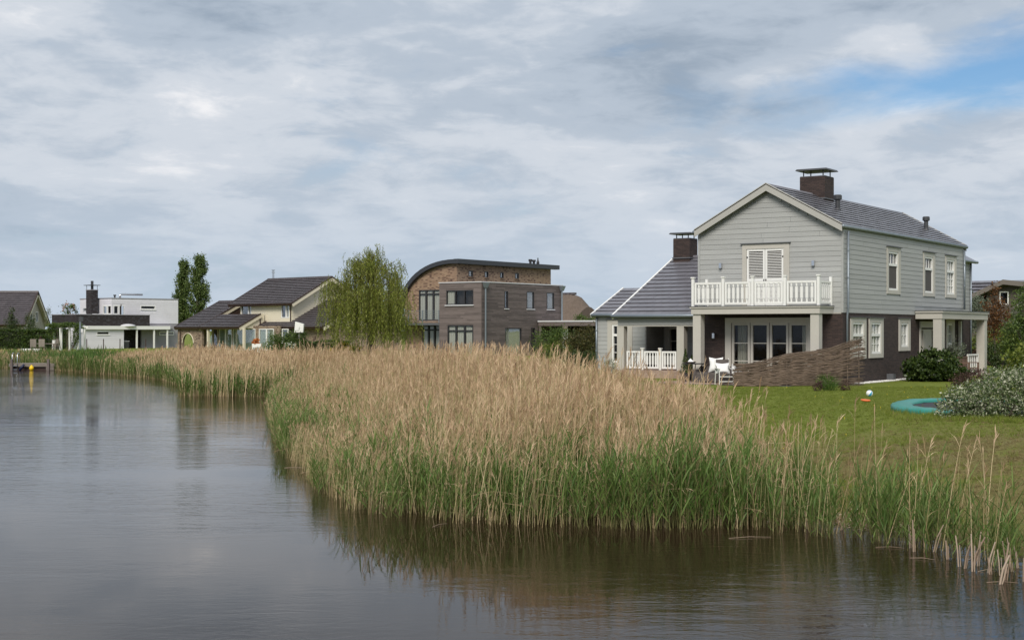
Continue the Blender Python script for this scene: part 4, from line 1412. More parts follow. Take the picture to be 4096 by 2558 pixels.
o = pillow(MB(), (0, 0, 0), .48, .36, .2, .05, .35).build('cushion', M_CUSHION, None, smooth=True); o.location = (fx_ - .05, fy_ + .10, GZ + .645)
tag(o, 'plump white cushion lying on the white folding chair', 'cushion')
t = thing('garden_lounger', 'white cushioned lounger half hidden behind the woven fence', 'lounger', (9.4, 54.2, GZ + .05), H.rz)
MB().box(-.9, .9, -.35, .35, .26, .36).build('mattress', M_CUSHION, t)
MB().box(-.95, -.85, -.36, .36, .361, .72).build('headrest', M_CUSHION, t)
for x in (-.8, .8):
    for y in (-.3, .3):
        MB().box(x - .03, x + .03, y - .03, y + .03, 0, .26).build('leg', M_WHITE, t)
# kettle barbecue on the porch
px_ = H.world(-7.4, 3.6, .33)
t = thing('kettle_barbecue', 'grey domed kettle barbecue behind the iron table', 'barbecue', px_)
MB().lathe([(.05, .62), (.22, .66), (.29, .80), (.29, .82)], sides=18).build('bowl', M_LEAD, t)
MB().lathe([(.295, .822), (.27, .92), (.17, 1.02), (.04, 1.05), (.02, 1.09)], sides=18).build('lid', M_LEAD, t)
for k in range(3):
    a = k * 2.09; MB().tube([(.15 * math.cos(a), .15 * math.sin(a), .66), (.28 * math.cos(a), .28 * math.sin(a), 0)], .014, 5).build('leg', M_DARKM, t)

# teak bench in the side porch
M_TEAK = pmat('weathered_teak', (.15, .095, .07), .8, .25, 3, 30, .3, streak=(1, 1, 4))
bx, by = H.world(1.6, 11.1, .05)[:2]
t = thing('garden_bench', 'weathered slatted wooden bench by the side porch', 'bench', (bx, by, GZ), H.rz + rad(90))
for x in (-.72, .72):
    for y, hgt in ((-.25, .62), (.25, .92)):
        MB().box(x - .035, x + .035, y - .035, y + .035, 0, hgt).build('leg', M_TEAK, t)
    MB().box(x - .04, x + .04, -.28, .213, .621, .66).build('armrest', M_TEAK, t)
for k in range(5):
    MB().box(-.683, .683, -.25 + k * .095, -.18 + k * .095, .40, .425).build('seat_slat', M_TEAK, t)
for k in range(13):
    x = -.62 + k * 1.24 / 12
    MB().box(x - .03, x + .03, .235, .255, .505, .845).build('back_slat', M_TEAK, t)
MB().box(-.683, .683, .222, .268, .846, .91).build('top_rail', M_TEAK, t)
MB().box(-.683, .683, .222, .268, .45, .504).build('lower_rail', M_TEAK, t)

# trampoline
TX, TY = 3575, 36.2
tr_r = 2.35
tz = CAM_H - (1618 - HZ) / FPX * TY
t = thing('trampoline', 'round in-ground trampoline with teal safety pad and black mat, half behind the white flecked shrub', 'trampoline', ((TX - CX) / FPX * TY + tr_r, TY, tz - .09))
t.rotation_euler = (rad(2.0), rad(-.3), 0)
r_i = tr_r - .52
prof = [(tr_r - .03, -.10), (tr_r, -.06), (tr_r, .04), (tr_r - .04, .085), (tr_r - .20, .105), (r_i + .06, .10), (r_i, .07), (r_i, .02)]
mb = MB(); S_ = 64; vs = []
for r_, z in prof:
    for k in range(S_):
        a = 2 * math.pi * k / S_
        wob = .008 * math.sin(a * 9) + .006 * math.sin(a * 23)
        vs.append((r_ * math.cos(a), r_ * math.sin(a), z + wob))
mb.add(vs, [(i * S_ + k, i * S_ + (k + 1) % S_, (i + 1) * S_ + (k + 1) % S_, (i + 1) * S_ + k) for i in range(len(prof) - 1) for k in range(S_)])
mb.build('safety_pad', M_TEAL, t, smooth=True)
MB().lathe([(r_i + .1, .025), (r_i * .5, .012), (.02, .005)], sides=64).build('jumping_mat', M_MAT, t)
MB().tube([((tr_r - .1) * math.cos(a), (tr_r - .1) * math.sin(a), -.14) for a in [i * math.pi / 24 for i in range(49)]], .03, 6).build('frame_tube', M_STEEL, t)
for k in range(16):
    a = k * math.pi / 8 + .1
    MB().tube([((tr_r - .1) * math.cos(a), (tr_r - .1) * math.sin(a), -.14), ((tr_r - .1) * math.cos(a), (tr_r - .1) * math.sin(a), -.55)], .02, 6).build('leg', M_DARKM, t)
mb = MB(); vs = []
for k in range(S_):
    a = 2 * math.pi * k / S_; vs += [((tr_r - .05) * math.cos(a), (tr_r - .05) * math.sin(a), -.08), ((tr_r - .05) * math.cos(a), (tr_r - .05) * math.sin(a), -.42)]
mb.add(vs, [(2 * k, (2 * k + 2) % (2 * S_), (2 * k + 3) % (2 * S_), 2 * k + 1) for k in range(S_)]); mb.build('skirt', M_MAT, t)

# ball and toy
def ball_mat():
    m_, t_, out = new_mat('beach_ball_panels')
    oc = t_.n('ShaderNodeTexCoord').outputs['Object']
    s_ = t_.n('ShaderNodeSeparateXYZ', Vector=oc)
    ang = t_.m('FRACT', t_.m('ADD', t_.m('DIVIDE', t_.m('ARCTAN2', s_.outputs[1], s_.outputs[0]), 2 * math.pi), .5))
    c = t_.n('ShaderNodeValToRGB'); c.color_ramp.interpolation = 'CONSTANT'
    el_ = c.color_ramp.elements
    cols = [(0, (.8, .8, .8)), (.18, (.05, .35, .55)), (.30, (.8, .8, .8)), (.42, (.03, .35, .32)), (.50, (.8, .8, .8)), (.60, (.6, .06, .05)), (.70, (.8, .8, .8)), (.84, (.08, .2, .5)), (.93, (.8, .8, .8))]
    while len(el_) < len(cols): el_.new(.5)
    for e, (p, k) in zip(el_, cols): e.position = p; e.color = (*k, 1)
    t_.put(c.inputs[0], ang)
    b_ = t_.n('ShaderNodeBsdfPrincipled', Base_Color=c.outputs[0], Roughness=.3)
    t_.put(out.inputs[0], b_.outputs[0]); return m_
bd = 44.5; bxx = (3478 - CX) / FPX * bd
prof = [(.105 * math.sin(a), -.105 * math.cos(a)) for a in [.05 + i * (math.pi - .1) / 14 for i in range(15)]]
o = MB().lathe(prof, sides=24).build('ball', ball_mat(), None, smooth=True)
o.location = (bxx, bd, float(ground_z([(bxx, bd)])[0]) + .115); o.rotation_euler = (.7, .4, .3)
tag(o, 'small white, blue and red ball lying on the lawn', 'ball')
td_ = 41.0; txx = (3462 - CX) / FPX * td_
o = MB().lathe([(.02, 0), (.12, .01), (.14, .03), (.135, .05), (.10, .045), (.02, .045)], sides=20).build('flying_disc', pmat('orange_plastic', (.75, .16, .03), .4, .05), None, smooth=True)
o.location = (txx, td_, float(ground_z([(txx, td_)])[0]) + .03); o.rotation_euler = (.1, .05, 0)
tag(o, 'orange plastic disc in the grass in front of the ball', 'toy')

# ------------------------------------------------------------------ brick and timber house with the curved roof
S2 = Site((1926 - CX) / FPX * 113, 113, 36)
h2 = S2.thing('curved_roof_house', 'brick house with a curved dark roof edge and a weathered grey timber block in front', 'house')
X0 = -4.29; L2 = 11.5; ZT = 5.90
F2 = Frame((X0, 0), (1, 0), (0, -1)); R2f = Frame((0, 0), (0, 1), (1, 0))
def fs(px, y=0.0, S=S2, x0=X0): return S.x_at(px, y) - x0
def fy(px, x=0.0, S=S2): return S.y_at(px, x)
M_ANTH = pmat('anthracite_window_frame', (.028, .028, .032), .45, .1)
M_SILL = pmat('pale_aluminium_sill', (.62, .62, .65), .4, .05)
wf = [(fs(1786), fs(1893), S2.z_at(1218, -2, 0), S2.z_at(1160, -2, 0))]
wg = [(fs(1791), fs(1893), .03, S2.z_at(1300, -2, 0))]
wr = [(fy(2018), fy(2032), S2.z_at(1233, 0, 3), S2.z_at(1163, 0, 3)), (fy(2107), fy(2136), S2.z_at(1235, 0, 7), S2.z_at(1166, 0, 7)), (fy(2187), fy(2216), S2.z_at(1236, 0, 9), S2.z_at(1169, 0, 9))]
wr2 = [(fy(2021), fy(2085), .05, S2.z_at(1312, 0, 4)), (fy(2124), fy(2140), .05, S2.z_at(1310, 0, 7))]
wall(F2, 'timber_wall', M_WOOD_GREY, h2, 0, -X0, -.1, ZT, wf + wg)
wall(R2f, 'timber_wall', M_WOOD_GREY, h2, .2, L2, -.1, ZT, wr + wr2)
siding(F2, h2, M_WOOD_GREY, .0, -X0 - .02, 0, ZT - .08, .135, [(a - .05, b + .05, c - .08, d_ + .05) for a, b, c, d_ in wf + wg], joint=2.4, seed=21, joined='timber_boards')
siding(R2f, h2, M_WOOD_GREY, .02, L2, 0, ZT - .08, .135, [(a - .05, b + .05, c - .08, d_ + .05) for a, b, c, d_ in wr + wr2], joint=2.4, seed=22, joined='timber_boards')
MB().box(X0 + .01, -.21, .21, L2, ZT - .4, ZT - .25).build('flat_roof', M_LEAD, h2)
MB().box(X0, -.21, L2 - .2, L2, -.1, ZT - .41).build('rear_wall', M_WOOD_GREY, h2)
for bx_ in ((X0 - .05, .06, -.06, .12), (-.10, .06, .121, L2 + .05)):
    MB().box(*bx_, ZT, ZT + .07).build('parapet_cap', M_SILL, h2)
for i, o_ in enumerate(wf):
    a, b, c, d_ = o_; q = (b - a) / 3
    for k in range(3):
        window(F2, h2, a + k * q, a + (k + 1) * q, c, d_, frame=M_ANTH, fw=.07, curtain=M_CURTAIN if k == 0 else None, back=.4)
    F2.box(MB(), a - .1, b + .1, .0, .12, c - .09, c - .01).build('sill', M_SILL, h2)
a, b, c, d_ = wg[0]; q = (b - a) / 3
for k in range(3):
    window(F2, h2, a + k * q, a + (k + 1) * q, c, d_, frame=M_ANTH, fw=.08, split=.82, curtain=M_CURTAIN, back=.5)
M_BLIND = pmat('grey_screen_blind', (.30, .30, .29), .8, .05)
for k, (a, b, c, d_) in enumerate(wr):
    window(R2f, h2, a, b, c, d_, frame=M_ANTH, fw=.06, sill=M_SILL, curtain=M_BLIND if k else None)
for a, b, c, d_ in wr2:
    window(R2f, h2, a, b, c, d_, frame=M_ANTH, fw=.06, curtain=M_CURTAIN if b - a > 1 else None)
for y in (.30, L2 - .35):
    hp = MB().hexa([(.10, y - .13, ZT - .45), (.30, y - .13, ZT - .45), (.30, y + .13, ZT - .45), (.10, y + .13, ZT - .45), (.06, y - .26, ZT - .02), (.42, y - .26, ZT - .02), (.42, y + .26, ZT - .02), (.06, y + .26, ZT - .02)]).build('rain_hopper', M_ZINC, h2)
    MB().tube([(.18, y, ZT - .4), (.18, y, 0)], .07, 8).build('downspout', M_ZINC, h2)
# brick volume with quarter-round roof
BS = 1.5; bx0, bx1, BL = -9.25, -3.68, 15.1
zc_, ztop = 3.9, 7.55
ell = lambda x: zc_ + (ztop - zc_) * max(0.0, 1 - (max(0.0, (bx1 - x)) / (bx1 - bx0)) ** 2.15) ** (1 / 2.0)
xs_ = [bx0 + (bx1 - bx0) * (1 - math.cos(math.pi / 2 * i / 14)) for i in range(15)]
FB2 = Frame((bx0, BS), (1, 0), (0, -1))
w2u = (S2.x_at(1676, BS) - bx0, S2.x_at(1762, BS) - bx0, S2.z_at(1280, -6, BS), S2.z_at(1158, -6, BS))
w2g = (S2.x_at(1690, BS) - bx0, S2.x_at(1762, BS) - bx0, .03, S2.z_at(1300, -6, BS))
wall(FB2, 'brick_wall', M_BRICK2, h2, 0, bx1 - bx0, -.1, zc_, [w2u, w2g])
u0, u1, uz0, uz1 = w2u
mb = MB()
def arch_piece(x0, x1, zlow):
    pts = [x for x in xs_ if x0 < x < x1]
    poly = [(x0, BS, zlow), (x1, BS, zlow)] + [(x, BS, max(zlow + .001, ell(x))) for x in [x1] + pts[::-1] + [x0]]
    mb.prism(poly, (0, .2, 0))
arch_piece(bx0, bx0 + u0, zc_); arch_piece(bx0 + u0, bx0 + u1, uz1); arch_piece(bx0 + u1, bx1, zc_)
mb.build('brick_wall', M_BRICK2, h2)
q = (u1 - u0) / 3
for k in range(3):
    window(FB2, h2, u0 + k * q, u0 + (k + 1) * q, uz0, uz1, frame=M_ANTH, fw=.08, split=.86, curtain=M_CURTAIN, back=.5)
    window(FB2, h2, w2g[0] + k * (w2g[1] - w2g[0]) / 3, w2g[0] + (k + 1) * (w2g[1] - w2g[0]) / 3, w2g[2], w2g[3], frame=M_ANTH, fw=.08, split=.84, curtain=M_CURTAIN, back=.5)
RB = Frame((bx1, BS), (0, 1), (1, 0))
sw2 = [(S2.y_at(a, bx1) - BS, S2.y_at(b, bx1) - BS, S2.z_at(1110, bx1, 6), S2.z_at(1086, bx1, 6)) for a, b in ((1874, 1891), (1938, 1953), (2000, 2014), (2060, 2075))]
wall(RB, 'brick_wall', M_BRICK2, h2, .2, BL - BS, 3.0, ztop - .03, sw2)
for o_ in sw2:
    window(RB, h2, *o_, frame=M_ANTH, fw=.06, curtain=M_BLIND, sill=M_BRICK2)
# curved roof sheet, thick edge
mb = MB(); T = .34; prof = [(x, ell(x)) for x in xs_]
nrm = []
for i in range(len(prof)):
    a = Vector(prof[max(0, i - 1)]); b = Vector(prof[min(len(prof) - 1, i + 1)]); d_ = (b - a).normalized(); nrm.append(Vector((-d_.y, d_.x)))
vs = []
for y in (BS - .35, BL + .3):
    for (x, z), n_ in zip(prof, nrm):
        vs += [(x, y, z), (x + n_.x * T, y, z + n_.y * T)]
m1 = 2 * len(prof); fcs = []
for i in range(len(prof) - 1):
    a, b, c, d_ = 2 * i, 2 * i + 1, 2 * i + 3, 2 * i + 2
    fcs += [(a, b, c, d_), (a + m1, d_ + m1, c + m1, b + m1), (b, b + m1, c + m1, c), (a, d_, d_ + m1, a + m1)]
mb.add(vs, fcs)
M_RF = pmat('blue_black_roof_edge', (.042, .046, .056), .45, .15)
mb.build('curved_roof', M_RF, h2)
MB().box(bx1 - .05, bx1 + .45, BS - .36, BL + .75, ztop - .02, ztop + .36).build('roof_fascia', M_RF, h2)
for px_, hh in ((2129, .45), (2143, .42), (2159, .55)):
    y = S2.y_at(px_, bx1)
    MB().lathe([(.11, 0), (.11, hh * .55), (.17, hh * .6), (.17, hh)] if hh < .5 else [(.13, 0), (.13, .25), (.05, .45), (.05, .62)], (bx1 - .2, y, ztop + .33), 10).build('roof_vent', M_ANTH, h2)
# steel balcony
MB().box(bx0 - .4, X0 - .02, BS - 1.5, BS - .02, 2.50, 2.70).build('balcony_slab', M_LEAD, h2)
for x in (bx0 - .35, -7.6, -6.1, X0 - .08):
    MB().box(x - .035, x + .035, BS - 1.49, BS - 1.43, 2.45, 3.72).build('railing_post', M_ZINC, h2)
for k in range(7):
    MB().tube([(bx0 - .35, BS - 1.46, 2.82 + k * .145), (X0 - .08, BS - 1.46, 2.82 + k * .145)], .016, 5).build('railing_bar', M_ZINC, h2)
# carport roof to the right
cp = S2.world(0, 0)
ca = fy(2143); yE = 16.5
t = thing('carport', 'flat roofed grey timber carport between the timber house and the grey house', 'carport', S2.world(.2, 7.6), S2.rz)
# runs roughly across the view
MB().box(.0, 11.5, 0, 4.6, 2.45, 2.78).build('fascia', M_WOOD_GREY, t)
MB().box(-.04, 11.55, -.05, 4.65, 2.78, 2.90).build('roof_edge', M_SILL, t)
for x in (.15, 5.9, 11.3):
    for y in (.12, 4.4):
        MB().box(x - .08, x + .08, y - .08, y + .08, -.1, 2.45).build('post', M_WOOD_GREY, t)
MB().box(6.8, 11.4, 3.4, 3.6, -.1, 2.45).build('shed_wall', M_WOOD_GREY, t)
MB().box(.2, 4.4, 4.2, 4.3, -.1, 2.45).build('rear_screen', M_BROWNTRIM, t)

# ------------------------------------------------------------------ thatched house far behind
S6 = Site((2132 - CX) / FPX * 165, 165, 36)
h6 = S6.thing('thatched_house', 'steep thatched roof with a slanted skylight showing behind the timber house', 'house')
zz = lambda py: CAM_H + (HZ - py) / FPX * 168 - GZ
MB().box(-6, 4.8, 0, 8, 0, 3.0).build('wall', M_WHITE, h6)
prof = [(-.9, 2.3), (1.0, 4.0), (2.6, 5.5), (3.6, 6.2), (4.2, 6.35), (4.8, 6.2), (5.8, 5.5), (7.4, 4.0), (9.2, 2.3)]
mb = MB()
vs = []
for x, k in ((-6.5, 1), (2.7, 1), (3.6, .93), (4.6, .66), (5.0, .63)):
    for y, z in prof:
        vs.append((x, y if k == 1 else 4.2 + (y - 4.2) * (1.0 - (1 - k) * .2), 2.3 + (z - 2.3) * k if z > 2.4 else z))
n_ = len(prof)
mb.add(vs, [(i * n_ + j, i * n_ + j + 1, (i + 1) * n_ + j + 1, (i + 1) * n_ + j) for i in range(4) for j in range(n_ - 1)] + [tuple(range(n_)), tuple(range(5 * n_ - 1, 4 * n_ - 1, -1))])
tr_ = mb.build('thatch', M_THATCH, h6)
for k in range(16):
    MB().box(-5.6 + k * .55, -5.2 + k * .55, 3.85, 4.55, 6.26, 6.52).build('ridge_tile', M_BTILE, h6)
R = Plane((1.3, 1.35, 4.40), (1, 0, 0), (0, 1.6, 1.6))
mb = MB(); R.box(mb, .0, .95, 0, 1.5, -.1, .10); sk = mb.build('skylight', M_LEAD, h6)
mb = MB(); R.box(mb, .1, .85, .1, 1.4, .10, .13); mb.build('skylight_pane', M_SILL, sk)
MB().box(4.0, 14, 3, 9, 0, 2.6).build('annex_wall', M_WHITE, h6)
mb = MB(); mb.prism([(4.0, 2.4, 2.3), (4.0, 9.6, 2.3), (4.0, 6, 3.9)], (10, 0, 0)); mb.build('annex_roof', M_THATCH, h6)
for k in range(18):
    MB().box(4.1 + k * .55, 4.5 + k * .55, 5.7, 6.3, 3.80, 4.05).build('ridge_tile', M_BTILE, h6)

# ------------------------------------------------------------------ cream house with brown roofs
S3 = Site((1168 - CX) / FPX * 145, 145, 43)
h3 = S3.thing('cream_house', 'cream clapboard house with stepped dark brown tiled roofs and green curtained windows', 'house')
M_GCURT = pmat('pale_green_curtain', (.42, .52, .40), .8, .08, 2, 30, streak=(10, 10, .3))
zw, zr3 = 5.0, 7.55
F3 = Frame((-8.74, 0), (1, 0), (0, -1)); R3 = Frame((0, 0), (0, 1), (1, 0))
wu = [(S3.x_at(966, 0) + 8.74, S3.x_at(1006, 0) + 8.74, 2.75, 4.75), (S3.x_at(1125, 0) + 8.74, S3.x_at(1158, 0) + 8.74, 3.35, 4.75)]
wall(F3, 'clad_wall', M_CREAM, h3, 0, 8.74, -.1, zw, wu)
siding(F3, h3, M_CREAM, 0.0, 8.70, 2.3, zw - .05, .22, [(a - .1, b + .1, c - .1, d_ + .05) for a, b, c, d_ in wu], joint=9, seed=31, joined='siding_boards')
wall(R3, 'clad_wall', M_CREAM, h3, .2, 9.4, -.1, zw, gable=(4.7, zr3 - .1))
siding(R3, h3, M_CREAM, .0, 9.38, 2.3, zr3 - .2, .22, roof=lambda z: ((z - zw) / .543 + .02, 9.4 - (z - zw) / .543 - .02) if z > zw else (0, 9.4), joint=12, seed=32, joined='siding_boards')
wall(Frame((0, 9.4), (-1, 0), (0, 1)), 'clad_wall', M_CREAM, h3, 0, 8.74, -.1, zw)
wall(Frame((-8.74, 9.4), (0, -1), (-1, 0)), 'clad_wall', M_CREAM, h3, .2, 9.2, -.1, zw, gable=(4.7, zr3 - .1))
for k, (a, b, c, d_) in enumerate(wu):
    m_ = (a + b) / 2 + (.35 if k == 0 else .12)
    window(F3, h3, a, m_, c, d_, frame=M_WHITE, fw=.09, back=.6)
    window(F3, h3, m_, b, c, d_, frame=M_WHITE, fw=.09, back=.6, curtain=M_CURTAIN)


def roof3(o, u, v, U, rows, parent, mat_=M_BTILE, fascia=M_CREAMTRIM, edge='both', tw=.33, skip=None, nm='roof'):
    R = Plane(o, u, v); V = Vector(v).length
    mb = MB(); R.box(mb, 0, U, 0, V, -.16, -.004); dk = mb.build(nm + '_deck', fascia, parent)
    tiles(R, parent, mat_, U, V, rows, tw, th=.03, lift=.10, seed=int(U * 10), skip=skip)
    for e, f0 in (('l', -.05), ('r', U)):
        if edge in ('both', e):
            mb = MB(); R.box(mb, f0, f0 + .05, -.03, V, -.34, .0); mb.build('barge_board', fascia, parent)
            mb = MB(); R.box(mb, f0 - .04, f0 + .09, -.03, V, .002, .12); mb.build('verge_tile_edge', M_BROWNTRIM, parent)
    mb = MB(); R.box(mb, -.05, U + .05, -.12, -.035, -.16, .05); mb.build('gutter', M_BROWNTRIM, parent)
    return R


roof3((-10.05, -.55, zw - .20), (1, 0, 0), (0, 5.25, 5.25 * .533), 10.7, 15, h3)
roof3((.65, 9.95, zw - .20), (-1, 0, 0), (0, -5.25, 5.25 * .533), 10.7, 15, h3)
for k in range(27):
    MB().box(-10.05 + k * .396, -10.05 + k * .396 + .36, 4.55, 4.85, zr3 + .02, zr3 + .20).build('ridge_tile', M_BTILE, h3)
MB().lathe([(.12, 0), (.12, .7), (.2, .72), (.2, .78), (.12, .8), (.12, .95), (.2, .97), (.2, 1.03)], (S3.x_at(1090, 4.7), 4.8, zr3 + .1), 10).build('flue_pipe', M_STEEL, h3)
downspout(h3, [(-.25, -.5, zw - .3), (-.12, -.10, zw - .45), (-.12, -.08, 2.7)], .06, M_BROWNTRIM)
# long lower roof at the front left, cut back in the middle for the terrace
k26 = 2.83 / 5.77
roof3((-11.3, -3.5, 2.40), (1, 0, 0), (0, 2.75, 2.75 * k26), 7.07, 8, h3, edge='r', nm='porch_roof')
roof3((-15.7, -3.5, 2.40), (1, 0, 0), (0, 5.77, 2.83), 4.40, 16, h3, edge='both', nm='porch_roof')
roof3((-11.3, 8.2, 2.40), (-1, 0, 0), (0, -5.77, 2.83), 4.40, 10, h3, edge='both', nm='porch_roof')
for k in range(11):
    MB().box(-15.7 + k * .4, -15.35 + k * .4, 2.15, 2.45, 5.20, 5.38).build('ridge_tile', M_BTILE, h3)
MB().box(-11.25, -4.3, -.80, -.68, 2.5, 3.80).build('terrace_parapet', M_BROWNTRIM, h3)
mb = MB(); mb.prism([(-11.35, -3.3, 2.3), (-11.35, 2.2, 2.3), (-11.35, 2.2, 5.0)], (-.1, 0, 0)); mb.build('gable_wall', M_BROWNTRIM, h3)
mb = MB(); mb.prism([(-4.35, -3.3, 2.3), (-4.35, -.2, 2.3), (-4.35, -.2, 3.85), (-4.35, -.75, 3.7)], (-.1, 0, 0)); mb.build('gable_wall', M_CREAM, h3)
# right lower roof wrapping round
roof3((-4.23, -1.17, 2.40), (1, 0, 0), (0, 1.17, 1.17 * .488), 4.25, 3, h3, edge='l', nm='lean_to_roof')
roof3((.02, -1.17, 2.40), (1, 0, 0), (0, 5.9, 5.9 * .488), 6.3, 15, h3, edge='r', nm='lean_to_roof')
roof3((6.3, 10.6, 2.40), (-1, 0, 0), (0, -5.9, 5.9 * .488), 6.3, 10, h3, edge='both', nm='lean_to_roof')
MB().box(.05, 6.0, -.45, -.25, -.1, 2.55).build('brick_wall', M_BRICK3, h3)
MB().box(5.8, 6.0, -.24, 9.6, -.1, 2.55).build('brick_wall', M_BRICK3, h3)
mb = MB(); mb.prism([(5.95, -.9, 2.45), (5.95, 9.9, 2.45), (5.95, 4.7, 5.0)], (-.1, 0, 0)); mb.build('gable_wall', M_CREAM, h3)
# ground floor front: brick, glazing, posts
FG = Frame((-15.4, -1.6), (1, 0), (0, -1))
gx3 = lambda px: S3.x_at(px, -1.6) + 15.4
gl = [(gx3(830), gx3(871)), (gx3(876), gx3(928)), (gx3(932), gx3(1022)), (gx3(1036), gx3(1096)), (gx3(1128), gx3(1152))]
wall(FG, 'brick_wall', M_BRICK3, h3, gx3(810), 15.4 + .04, -.1, 2.55, [(a, b, .03, 2.25) for a, b in gl])
for k, (a, b) in enumerate(gl):
    nn = 2 if k in (0, 1, 2, 3) else 1
    for i in range(nn):
        window(FG, h3, a + (b - a) * i / nn, a + (b - a) * (i + 1) / nn, .03, 2.25, frame=M_WHITE if k else M_CREAMTRIM, fw=.09, curtain=M_GCURT if k in (1, 2, 3) else None, back=.6)
for px_ in (833, 976):
    x = S3.x_at(px_, -3.3); MB().box(x - .11, x + .11, -3.41, -3.19, -.1, 2.38).build('post', M_CREAMTRIM, h3)
# arched carport wall on the left
FA = Frame((-15.6, -3.2), (1, 0), (0, -1))
aw = S3.x_at(808, -3.2) + 15.6; ac = S3.x_at(752, -3.2) + 15.6; ar = 1.05
mb = MB(); mb.add([], [])
FA.box(mb, 0, ac - ar, -.25, 0, -.1, 2.35); FA.box(mb, ac + ar, aw, -.25, 0, -.1, 2.35)
n_ = 12
for i in range(n_):
    t0, t1 = math.pi - math.pi * i / n_, math.pi - math.pi * (i + 1) / n_
    a, b = ac + ar * math.cos(t0), ac + ar * math.cos(t1); za, zb = .75 + ar * math.sin(t0), .75 + ar * math.sin(t1)
    mb.hexa([FA.p(a, 0, za), FA.p(b, 0, zb), FA.p(b, -.25, zb), FA.p(a, -.25, za), FA.p(a, 0, 2.35), FA.p(b, 0, 2.35), FA.p(b, -.25, 2.35), FA.p(a, -.25, 2.35)])
mb.build('arched_wall', M_BRICK3, h3)
mb = MB(); mb.tube([FA.p(ac + (ar - .02) * math.cos(a), .02, .75 + (ar - .02) * math.sin(a)) for a in [math.pi * i / 14 for i in range(15)]], .05, 6); mb.build('arch_trim', M_CREAMTRIM, h3)
MB().tube([FA.p(.6, .12, 2.3), FA.p(.6, .12, 0)], .05, 6).build('downspout', M_BROWNTRIM, h3)
t = thing('bird_house', 'white bird house on a pole in front of the cream house', 'bird house', ((1196 - CX) / FPX * 126, 126, GZ - .1))
MB().tube([(0, 0, 0), (0, 0, 2.0)], .04, 6).build('pole', M_WHITE, t)
MB().prism([(-.38, -.25, 2.0), (.38, -.25, 2.0), (.44, -.25, 2.75), (-.30, -.25, 2.95)], (0, .5, 0)).build('box', M_WHITE, t)

# ------------------------------------------------------------------ white modern house with flat roofs
S4 = Site((446 - CX) / FPX * 165, 165, 43)
h4 = S4.thing('white_flat_house', 'white modern flat roofed house with black brick terrace wall and black chimney', 'house')
F4 = Frame((-6.95, 0), (1, 0), (0, -1)); R4 = Frame((0, 0), (0, 1), (1, 0))
z4b, z4t = 2.9, 5.78
w4f = [(S4.x_at(412, 0) + 6.95, 6.93, 3.95, 5.02)]
w4r = [(.06, S4.y_at(475, 0), 3.95, 5.02), (S4.y_at(476, 0), S4.y_at(498, 0), 2.95, 5.02), (S4.y_at(562, 0), S4.y_at(622, 0), S4.z_at(1237, 0, 5), S4.z_at(1221, 0, 5))]
wall(F4, 'white_wall', M_WHITEBOARD, h4, 0, 6.95, z4b, z4t, w4f)
wall(R4, 'white_wall', M_WHITEBOARD, h4, .2, 9.04, z4b, z4t, [w4r[1], w4r[2]] + [(.2, w4r[0][1], 3.95, 5.02)])
siding(F4, h4, M_WHITEBOARD, 0, 6.93, z4b, z4t - .1, .24, [(a, b + .1, c - .05, d_ + .05) for a, b, c, d_ in w4f], joint=20, seed=41, joined='siding_boards', gap=.02)
siding(R4, h4, M_WHITEBOARD, 0, 9.04, z4b, z4t - .1, .24, [(a - .1, b + .05, c - .08, d_ + .05) for a, b, c, d_ in w4r], joint=20, seed=42, joined='siding_boards', gap=.02)
MB().box(-6.98, .06, -.06, 9.1, z4t, z4t + .10).build('roof_edge', M_GREYPLASTER, h4)
MB().box(-6.94, -.21, 8.8, 9.0, z4b, z4t - .01).build('rear_wall', M_WHITEBOARD, h4)
a, b, c, d_ = w4f[0]
for k in range(2):
    window(F4, h4, a + (b - a) * k / 2, a + (b - a) * (k + 1) / 2, c, d_, fw=.12, back=1.2)
window(R4, h4, .22, w4r[0][1], 3.95, 5.02, fw=.12, back=1.2)
window(R4, h4, *w4r[1], fw=.08, back=1.2); window(R4, h4, *w4r[2], fw=.09, back=.6, sill=M_WHITE)
MB().box(-.3, -.02, 4.0, 9.0, 0, z4b).build('grey_wall', M_GREYPLASTER, h4)
R4g = Frame((0, 0), (0, 1), (1, 0))
gw = (S4.y_at(637, 0), S4.y_at(695, 0), S4.z_at(1340, 0, 7.5), S4.z_at(1325, 0, 7.5))
FG4 = Frame((-.01, 0), (0, 1), (1, 0))
window(FG4, h4, gw[0], (gw[0] + gw[1]) / 2, gw[2], gw[3], fw=.08, deep=.06, room=False); window(FG4, h4, (gw[0] + gw[1]) / 2, gw[1], gw[2], gw[3], fw=.08, deep=.06, room=False)
# black brick terrace block in front
q4 = lambda x, y: (x, y)
ox = S4.x_at(305, -5.2); DX0, DX1 = ox - 5.4, ox
DY0, DY1 = -5.2, S4.y_at(599, ox)
MB().box(DX0, DX1, DY0, DY0 + .25, 2.55, 3.85).build('terrace_wall', M_BBRICK, h4)
MB().box(DX1 - .25, DX1, DY0 + .251, DY1, 2.55, 3.85).build('terrace_wall', M_BBRICK, h4)
MB().box(DX0, DX0 + .25, DY0 + .251, DY1, -.1, 3.85).build('terrace_wall', M_BBRICK, h4)
MB().box(DX0 - .05, DX1 + .05, DY0 - .05, DY0 + .30, 3.851, 3.93).build('wall_cap', M_GREYPLASTER, h4)
MB().box(DX1 - .30, DX1 + .05, DY0 + .301, DY1 + .05, 3.851, 3.93).build('wall_cap', M_GREYPLASTER, h4)
MB().box(DX0 + .26, DX1 - .26, DY0 + .26, 8, 2.3, 2.54).build('terrace_floor', M_GREYPLASTER, h4)
MB().box(DX0, S4.x_at(232, DY0), DY0 + .01, DY0 + .24, -.1, 2.545).build('terrace_wall', M_BBRICK, h4)
